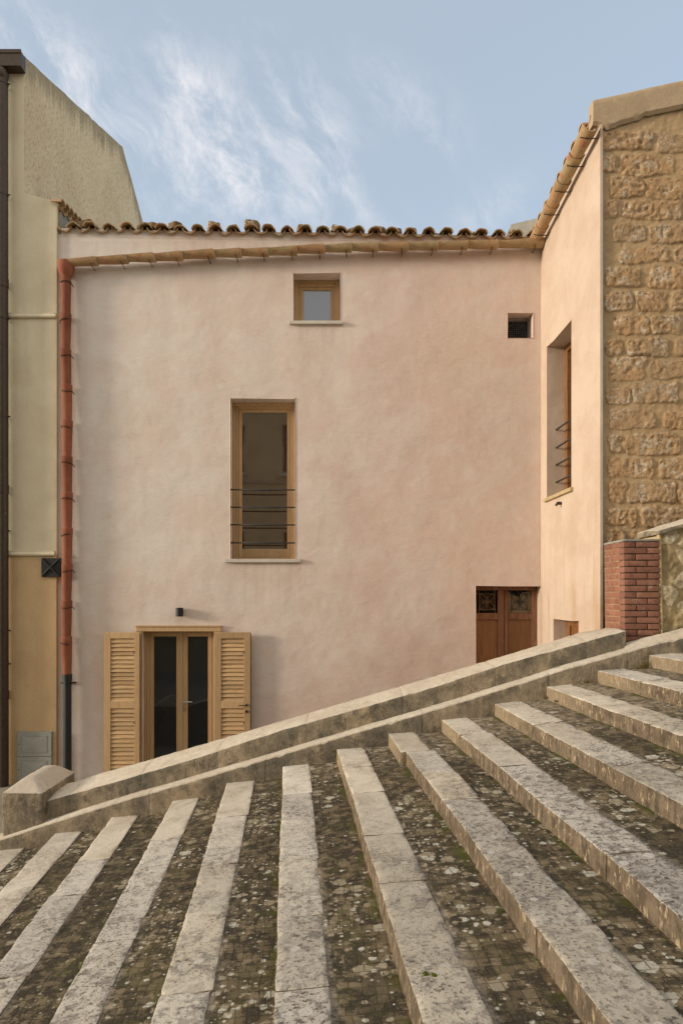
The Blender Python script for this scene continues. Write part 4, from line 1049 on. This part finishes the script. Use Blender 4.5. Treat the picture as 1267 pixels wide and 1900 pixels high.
# ------------------------------------------------------------------ stone building on the right
YS = 7.735
sbd = thing('stone_building', (4.5, YS, 0), 'sandstone block building at the right with a rendered cap under its roof', 'building')
def grid_wall(name, mat, parent, xs, zs, hfun, Yw, extra=None):
    nx, nz = len(xs), len(zs); XX, ZZ = np.meshgrid(xs, zs); H, ST, RN = hfun(XX, ZZ)
    mb = MB(); mb.v = list(zip(XX.ravel().tolist(), (Yw-H).ravel().tolist(), ZZ.ravel().tolist()))
    for j in range(nz-1):
        for i in range(nx-1):
            a = j*nx+i; mb.face((a, a+1, a+nx+1, a+nx))
    if extra: mb.v = [extra(v) for v in mb.v]
    o = mb.build(name, mat, parent, smooth=True, attrs={'stone': ST.ravel().astype(float).tolist(), 'srnd': RN.ravel().astype(float).tolist()})
    return o
rng = np.random.RandomState(5)
def fbm(X, Z, s, seed, octv=4):
    out = np.zeros_like(X); amp = 1; rs = np.random.RandomState(seed)
    for o in range(octv):
        tab = rs.rand(64, 64)*2-1; fx = X*s*(2**o)+rs.rand()*50; fz = Z*s*(2**o)+rs.rand()*50
        ix = np.floor(fx).astype(int); iz = np.floor(fz).astype(int); tx = fx-ix; tz = fz-iz; tx = tx*tx*(3-2*tx); tz = tz*tz*(3-2*tz)
        g = lambda a, b_: tab[a % 64, b_ % 64]
        out += amp*((g(ix, iz)*(1-tx)+g(ix+1, iz)*tx)*(1-tz)+(g(ix, iz+1)*(1-tx)+g(ix+1, iz+1)*tx)*tz); amp *= .5
    return out
blk = []
for x0, x1, y0, y1 in ((680, 980, 110, 260), (988, 1267, 110, 270), (625, 762, 300, 435), (798, 1140, 295, 440), (1188, 1400, 300, 440), (655, 970, 450, 640), (1000, 1330, 470, 630), (645, 835, 690, 845), (850, 1250, 660, 832),
        (650, 1045, 880, 1040), (1100, 1400, 900, 1040), (655, 772, 1080, 1232), (800, 1252, 1085, 1252), (640, 1015, 1280, 1452), (1060, 1400, 1280, 1455), (645, 800, 1480, 1640), (815, 1212, 1480, 1650), (1222, 1500, 1480, 1650), (640, 900, 1690, 1850), (940, 1300, 1680, 1850)):
    blk.append((980+x0*.2265, 980+x1*.2265, 560+y0*.2265, 560+y1*.2265))
for x0, x1, y0, y1 in ((785, 1088, 355, 465), (1110, 1400, 360, 470), (785, 890, 490, 600), (912, 1208, 488, 615), (1252, 1500, 490, 612), (845, 1040, 620, 735), (1050, 1380, 630, 742), (800, 890, 740, 862), (918, 1260, 760, 865), (848, 1042, 895, 982), (1065, 1400, 890, 995),
        (905, 1190, 1012, 1112), (1218, 1420, 1018, 1120), (808, 1035, 1140, 1262), (1075, 1370, 1140, 1262), (818, 965, 1285, 1392), (985, 1170, 1280, 1390), (1190, 1420, 1280, 1390)):
    blk.append((860+x0*.3212, 860+x1*.3212, 130+y0*.3212, 130+y1*.3212))
for r_ in range(8):   # courses hidden by the pillar and the coping
    y0 = 985+r_*44; x = 1124-(r_ % 2)*15
    while x < 1300: w_ = 40+R.random()*45; blk.append((x, x+w_-9, y0, y0+34)); x += w_
wb = [(X_at(a, YS), X_at(b_, YS), Z_at(d, YS), Z_at(c, YS)) for a, b_, c, d in blk]
zrow = Z_at(1400, YS)
while zrow < Z_at(215, YS):
    x = X_at(1300, YS)+.03+R.random()*.2+.12
    while x < 5.5: w_ = .3+R.random()*.4; wb.append((x, x+w_-.05, zrow, zrow+.21)); x += w_
    zrow += .262
def ashlar_h(X, Z):
    Xw = X+fbm(X, Z, 4, 1)*.030+fbm(X, Z, 30, 21, 2)*.006; Zw = Z+fbm(X, Z, 4, 2)*.026+fbm(X, Z, 30, 22, 2)*.006
    dist = np.full(X.shape, -1.0); rn = np.zeros_like(X)
    for i, (a, b_, c, d) in enumerate(wb):
        dd = np.minimum(np.minimum(Xw-a, b_-Xw), np.minimum(Zw-c, d-Zw)); 
        # rounded corners
        q1 = np.minimum(Xw-a, b_-Xw); q2 = np.minimum(Zw-c, d-Zw); rr = .05
        cor = rr-np.sqrt(np.maximum(rr-q1, 0)**2+np.maximum(rr-q2, 0)**2); dd = np.minimum(dd, cor)
        mk = dd > dist; dist = np.where(mk, dd, dist); rn = np.where(mk, (i*.61803) % 1, rn)
    e = np.clip((dist+.004)/.014, 0, 1); e = e*e*(3-2*e)
    e = e*np.clip(.95+.7*fbm(X, Z, 2.5, 33), .45, 1); relief = (.012+.014*rn)*e+.015*e*(.42-np.abs(fbm(X, Z, 14, 5, 4)))+.006*fbm(X, Z, 3, 7)
    dig = np.clip(fbm(X, Z, 14, 8)-.45, 0, 1)*e*.022
    return relief-dig+(1-e)*.004*fbm(X, Z, 20, 9), e, rn
ztop_ = Z_at(238, YS)
xs = list(np.arange(2.945, 4.0, .0115))+list(np.arange(4.0, 5.6, .05)); zs = list(np.arange(-.4, Z_at(1180, YS), .1))+list(np.arange(Z_at(1180, YS), ztop_+.45, .0115))
captop = lambda x: float(np.interp(x, [2.80, 2.84, 3.85, 6.0], [Z_at(196, YS), Z_at(188, YS), Z_at(151, YS), Z_at(70, YS)]))
xs = np.array(xs); zs = np.array(zs)
grid_wall('stone_wall', M['ashlar'], sbd, xs, zs, ashlar_h, YS, extra=lambda v: (v[0], v[1], min(v[2], captop(v[0])-.05)))
mb = MB(); mb.box(2.95, 5.6, YS+.06, YS+.4, -.4, captop(2.9)-.3); mb.build('wall_core', M['mortar'], sbd)
# grey mortar edge between plaster and stone
mb = MB(); zz = -.3; prev = None
for i in range(170):
    z = -.3+i*.05
    if z > Z_at(238, YS): break
    a = 2.945-.0+noise.noise(Vector((z*6, 0, 0)))*.008; b_ = 2.972+noise.noise(Vector((z*5, 4, 0)))*.014; y = YS-.012+noise.noise(Vector((z*7, 8, 0)))*.006
    row = [mb.vert((2.938, y+.02, z)), mb.vert((a, y, z)), mb.vert((b_, y+.0, z)), mb.vert((b_+.012, y+.03, z))]
    if prev: 
        for k in range(3): mb.face([prev[k], prev[k+1], row[k+1], row[k]])
    prev = row
mb.build('mortar_edge', M['cement'], sbd, smooth=True)
# smooth rendered band on top, with an uneven lower edge over the first stones
xs2 = np.arange(2.835, 5.7, .02); mb = MB(); rows = []
for x in xs2:
    zt = captop(x)+noise.noise(Vector((x*3, 1, 1)))*.006; zlo = float(np.interp(x, [2.83, 2.95, 3.0, 3.2, 3.36, 3.42, 3.85, 6], [Z_at(232, YS), Z_at(238, YS), Z_at(243, YS), Z_at(231, YS), Z_at(224, YS), Z_at(217, YS), Z_at(203, YS), Z_at(130, YS)]))+noise.noise(Vector((x*9, 3, 0)))*.02
    r_ = []
    for k in range(9):
        q = k/8; z = zlo+(zt-.03-zlo)*q; r_.append(mb.vert((x, YS-.048+noise.noise(Vector((x*5, z*5, 0)))*.006+(.03 if k == 0 else 0), z)))
    r_.append(mb.vert((x, YS-.035, zt-.008))); r_.append(mb.vert((x, YS-.01, zt))); r_.append(mb.vert((x, YS+.10, zt+.004)))
    rows.append(r_)
for i in range(len(rows)-1):
    for k in range(len(rows[0])-1): mb.face([rows[i][k], rows[i+1][k], rows[i+1][k+1], rows[i][k+1]])
a = mb.vert((xs2[0], YS+.10, Z_at(232, YS))); mb.face(rows[0]+[a])
mb.build('rendered_cap', M['caprender'], sbd, smooth='angle')

# ------------------------------------------------------------------ brick pillar
bx0, bx1, by0, by1 = 2.874, 3.232, 6.955, 7.48
pil = thing('brick_pillar', ((bx0+bx1)/2, (by0+by1)/2, Z_at(1215, by0)), 'square red brick pillar between the parapet end and the rubble wall', 'pillar')
ztp = Z_at(1003, by0); zb0 = Z_at(1240, by0); ch = .0645
mb = MB(); z = ztp-.012; row = 0; RB = random.Random(3)
while z > zb0-.3:
    lean = (ztp-z)*.012
    hb = ch-.010
    # front bricks
    cuts = [0, .122, .358] if row % 2 == 0 else [0, .236, .358]
    for i in range(2):
        a, b_ = bx0+cuts[i]+lean, bx0+cuts[i+1]+lean; mb.cr = RB.random(); j = RB.uniform(-.003, .003)
        g0 = 0 if i == 0 else .005; g1 = .005 if i == 0 else .0
        mb.rblock([(a+g0, by0+j, z-hb), (b_-g1, by0+j, z-hb), (b_-g1, by0+.115, z-hb), (a+g0, by0+.115, z-hb), (a+g0, by0+j, z), (b_-g1, by0+j, z), (b_-g1, by0+.115, z), (a+g0, by0+.115, z)], step=.06, r=.003, lo=.0015, hi=.001, chip=.004, seed=row*2+i)
    cy = [.122, .30, .525] if row % 2 == 0 else [.122, .24, .40, .525]
    for i in range(len(cy)-1):
        a, b_ = by0+cy[i], by0+cy[i+1]; mb.cr = RB.random(); j = RB.uniform(-.002, .002)
        mb.rblock([(bx0+lean+j, a+.004, z-hb), (bx0+lean+.1, a+.004, z-hb), (bx0+lean+.1, b_-.004, z-hb), (bx0+lean+j, b_-.004, z-hb), (bx0+lean+j, a+.004, z), (bx0+lean+.1, a+.004, z), (bx0+lean+.1, b_-.004, z), (bx0+lean+j, b_-.004, z)], step=.06, r=.003, lo=.0015, hi=.001, chip=.004, seed=row*5+i)
    z -= ch; row += 1
mb.build('brickwork', M['brick'], pil, smooth='angle')
mb = MB(); L2 = (ztp-zb0)*.012
mb.hexa([(bx0+.005+L2, by0+.122, zb0-.3), (bx1-.01, by0+.122, zb0-.3), (bx1-.01, by1, zb0-.3), (bx0+.005+L2, by1, zb0-.3), (bx0+.004, by0+.122, ztp), (bx1-.01, by0+.122, ztp), (bx1-.01, by1, ztp), (bx0+.004, by1, ztp)])
mb.build('mortar_core', M['ochmortar'], pil)
mb = MB(); mb.hexa([(bx0+.008+L2, by0+.012, zb0-.3), (bx1+.02, by0+.012, zb0-.3), (bx1+.02, by0+.12, zb0-.3), (bx0+.008+L2, by0+.12, zb0-.3), (bx0+.008, by0+.012, ztp), (bx1-.01, by0+.012, ztp), (bx1-.01, by0+.12, ztp), (bx0+.008, by0+.12, ztp)])
mb.build('front_joints', M['darkmortar'], pil)
mb = MB(); mb.rblock([(bx0-.006, by0-.006, ztp-.010), (bx1+.005, by0-.006, ztp-.010), (bx1+.005, by1, ztp-.010), (bx0-.006, by1, ztp-.010), (bx0-.006, by0-.006, ztp+.014), (bx1+.005, by0-.006, ztp+.014), (bx1+.005, by1, ztp+.014), (bx0-.006, by1, ztp+.014)], step=.03, r=.006, lo=.006, hi=.004, chip=.006, seed=9)
mb.build('cement_top', M['cement'], pil, smooth=True)

# ------------------------------------------------------------------ rubble wall with coping
rw = thing('rubble_wall', (4.2, 6.97, 1.9), 'rubble stone wall with a sloping stone coping right of the brick pillar', 'wall')
YR = 6.985
pts_v = rng.rand(260, 2)*np.array([3.4, 4.2])+np.array([3.2, 1.6])
def rub_h(X, Z):
    Xw = X+fbm(X, Z, 7, 11)*.03; Zw = Z+fbm(X, Z, 7, 12)*.03
    d1 = np.full(X.shape, 9.); d2 = np.full(X.shape, 9.); idx = np.zeros(X.shape)
    for i, (a, b_) in enumerate(pts_v):
        d = np.hypot((Xw-a)*.85, Zw-b_); m1 = d < d1; d2 = np.where(m1, d1, np.minimum(d2, d)); idx = np.where(m1, i, idx); d1 = np.where(m1, d, d1)
    e = np.clip((d2-d1-.012)/.05, 0, 1); e = e*e*(3-2*e); rn = (idx*.61803) % 1; e = e*np.where(rn > .2, 1, .15)
    return e*.014*(.5+rn)+.012*fbm(X, Z, 8, 14)+.006*fbm(X, Z, 22, 15), e, rn
rtop = lambda x: Z_at(992, YR)+(x-3.25)*.30
xs = np.concatenate([np.arange(3.235, 3.9, .012), np.arange(3.9, 6.5, .06)]); zs = np.arange(1.75, 4.1, .012)
o = grid_wall('rubble_face', M['rubble'], rw, xs, zs, rub_h, YR, extra=lambda v: (v[0], v[1], min(v[2], rtop(v[0]))))
mb = MB(); mb.hexa([(3.236, YR+.03, 1.5), (6.5, YR+.03, 1.5), (6.5, YR+.45, 1.5), (3.236, YR+.45, 1.5), (3.236, YR+.03, rtop(3.236)-.01), (6.5, YR+.03, rtop(6.5)-.01), (6.5, YR+.45, rtop(6.5)-.01), (3.236, YR+.45, rtop(3.236)-.01)])
mb.build('wall_core', M['mortar'], rw)
# pale mortar joint between pillar and rubble
mb = MB(); prev = None
for i in range(80):
    z = 1.8+i*.02
    if z > rtop(3.25): break
    xx = 3.245+(rtop(3.25)-z)*.022; w_ = .018+noise.noise(Vector((z*5, 2, 0)))*.008; y = YR-.022
    row = [mb.vert((xx-w_, y+.03, z)), mb.vert((xx-w_*.5, y, z)), mb.vert((xx+w_*.6, y-.003, z)), mb.vert((xx+w_+.01, y+.03, z))]
    if prev:
        for k in range(3): mb.face([prev[k], prev[k+1], row[k+1], row[k]])
    prev = row
mb.build('pointing', M['mortar'], rw, smooth=True)
mb = MB(); xa, xb = 3.222, 6.5; t0, t1 = rtop(xa), rtop(xb)
xm = 3.95
for q, (xa, xb) in enumerate(((3.222, 3.98), (3.99, 6.5))):
    t0, t1 = rtop(xa), rtop(xb)
    mb.rblock([(xa, YR-.055, t0+.003), (xb, YR-.055, t1+.003), (xb, YR+.5, t1+.003), (xa, YR+.5, t0+.003), (xa, YR-.055, t0+.055), (xb, YR-.055, t1+.055), (xb, YR+.5, t1+.075), (xa, YR+.5, t0+.075)], step=.035, r=.014, lo=.010, hi=.005, chip=.02, seed=70+q, top_mat=0, side_mat=1)
mb.build('coping', [M['ptop'], M['pface']], rw, smooth='angle')

# ------------------------------------------------------------------ weeds and moss
def weed(px, py, Y, n, h, spread, label, seed):
    p = P(px, py, Y); mb = MB(); rr = random.Random(seed)
    for i in range(n):
        a = rr.uniform(0, 6.283); r_ = rr.random()*spread; bx, by = math.cos(a)*r_*.4, math.sin(a)*r_*.3; L_ = h*rr.uniform(.4, 1.05); w_ = rr.uniform(.0012, .0028); mb.cr = rr.random()
        lx, ly = math.cos(a)*spread*rr.uniform(.2, 1), math.sin(a)*spread*rr.uniform(.1, .6); pr = None
        for k in range(5):
            q = k/4; c = Vector((bx+lx*q*q, by+ly*q*q, L_*(q-.25*q*q))); ww = w_*(1-q*.85)
            cur = (mb.vert(c+Vector((-ww, 0, 0))), mb.vert(c+Vector((ww, 0, 0))))
            if pr: mb.face([pr[0], pr[1], cur[1], cur[0]])
            pr = cur
    o = mb.build('weed_tuft', M['leaf'], None); o.location = (p.x, p.y-.01, p.z); tag(o, label, 'weed', 'weeds growing in the stair joints')
weed(1195, 1243, 6.70, 110, .13, .08, 'tallest straw-coloured grass tuft at the foot of the topmost step', 1)
weed(1182, 1243, 6.68, 40, .05, .07, 'low dry tuft left of the tallest grass tuft', 5)
weed(1088, 1268, 6.70, 60, .05, .06, 'short green weed where the plinth meets the second step from the top', 2)
weed(1012, 1297, 6.70, 40, .05, .04, 'tiny weed below the left end of the third step from the top', 3)
weed(1031, 1303, 6.45, 40, .035, .04, 'tiny weed against the riser of the third step from the top', 4)
weed(620, 1397, 6.70, 36, .05, .03, 'tiny green sprig in the corner left of the middle step', 6)
mb = MB(); rm = random.Random(12)
def on_tread(k, y, back_): 
    pitch0 = EX[k+1]-EX[k]; slope = max(.02, (EZ[k+1]-EZ[k]-.112))/pitch0; x = edge_x(k+1, y)-back_; return x, EZ[k]-.012+slope*(x-edge_x(k, y))
def clump(x, y, z, s_):
    n = 7; rings = []
    for i in range(4):
        q = i/3; rr_ = s_*math.cos(q*1.5); rings.append([mb.vert((x+math.cos(a)*rr_*(1+.3*math.sin(a*3+x*9)), y+math.sin(a)*rr_*1.3, z-.004+s_*.42*math.sin(q*1.5)+rm.uniform(-.001, .001))) for a in np.linspace(0, 6.283, n, endpoint=False)])
    for i in range(3):
        for k2 in range(n): mb.face([rings[i][k2], rings[i][(k2+1) % n], rings[i+1][(k2+1) % n], rings[i+1][k2]])
for k in range(3, 13):
    for c in range(11 if k > 6 else 4):
        yc_ = rm.uniform(2.0, 5.6)
        for i in range(rm.randint(4, 12)):
            yy_ = yc_+rm.uniform(-.16, .16); x, z = on_tread(k, yy_, abs(rm.gauss(0, .03))+.006); clump(x, yy_, z, rm.uniform(.004, .013))
for (px, py, k) in ((415, 1718, 4), (800, 1812, 7), (826, 1814, 7)):
    z = EZ[k]; Y = (EYE-z)*F/(py-HY)
    for i in range(10): clump(X_at(px, Y)+rm.uniform(-.03, .03), Y+rm.uniform(-.02, .02), z+.012, rm.uniform(.005, .012))
o = mb.build('moss', M['moss'], None, smooth=True); tag(o, 'bright green moss clumps along the feet of the risers', 'moss', kind='stuff')

# ------------------------------------------------------------------ building across the street (mirrored in the panes)
ob = thing('opposite_building', (0, -8.5, -.4), 'plain ochre building across the street, mirrored in the tall window', 'building')
holes = []
for i in range(-4, 5):
    xc = -3.2+.0+(i+.5)*3.0
    holes.append((xc-.7, xc+.7, 7.8, 9.75, .25)); holes.append((xc-.7, xc+.7, 3.2, 5.4, .25))
mb = MB(); wall_panel(mb, (0, -8, 0), (1, 0, 0), (0, -1, 0), (-18, 14), (-.4, 12.6), holes)
mb.quad((-18, -8.01, 12.6), (14, -8.01, 12.6), (14, -16, 12.6), (-18, -16, 12.6)); mb.quad((-18, -8, -.4), (-18, -16, -.4), (-18, -16, 12.6), (-18, -8, 12.6))
mb.build('wall', M['ochre'], ob)
mb = MB(); mb.box(-18, 14, -7.999, -7.9, 8.05, 8.35) if False else mb.box(-18, 14, -7.999, -7.85, 12.2, 12.7); mb.box(-18, 14, -7.999, -7.93, 7.35, 7.5); mb.build('cornice', M['caprender'], ob)
for h in holes:
    mb = MB(); mb.box(h[0], h[1], -8.24, -8.2, h[2], h[3]); w2 = mb.build('window', M['glassdoor'], ob)
    mb = MB(); mb.box(h[0]-.1, h[1]+.1, -8.2, -7.88, h[2]-.1, h[2]-.002); mb.build('sill', M['marble'], w2)
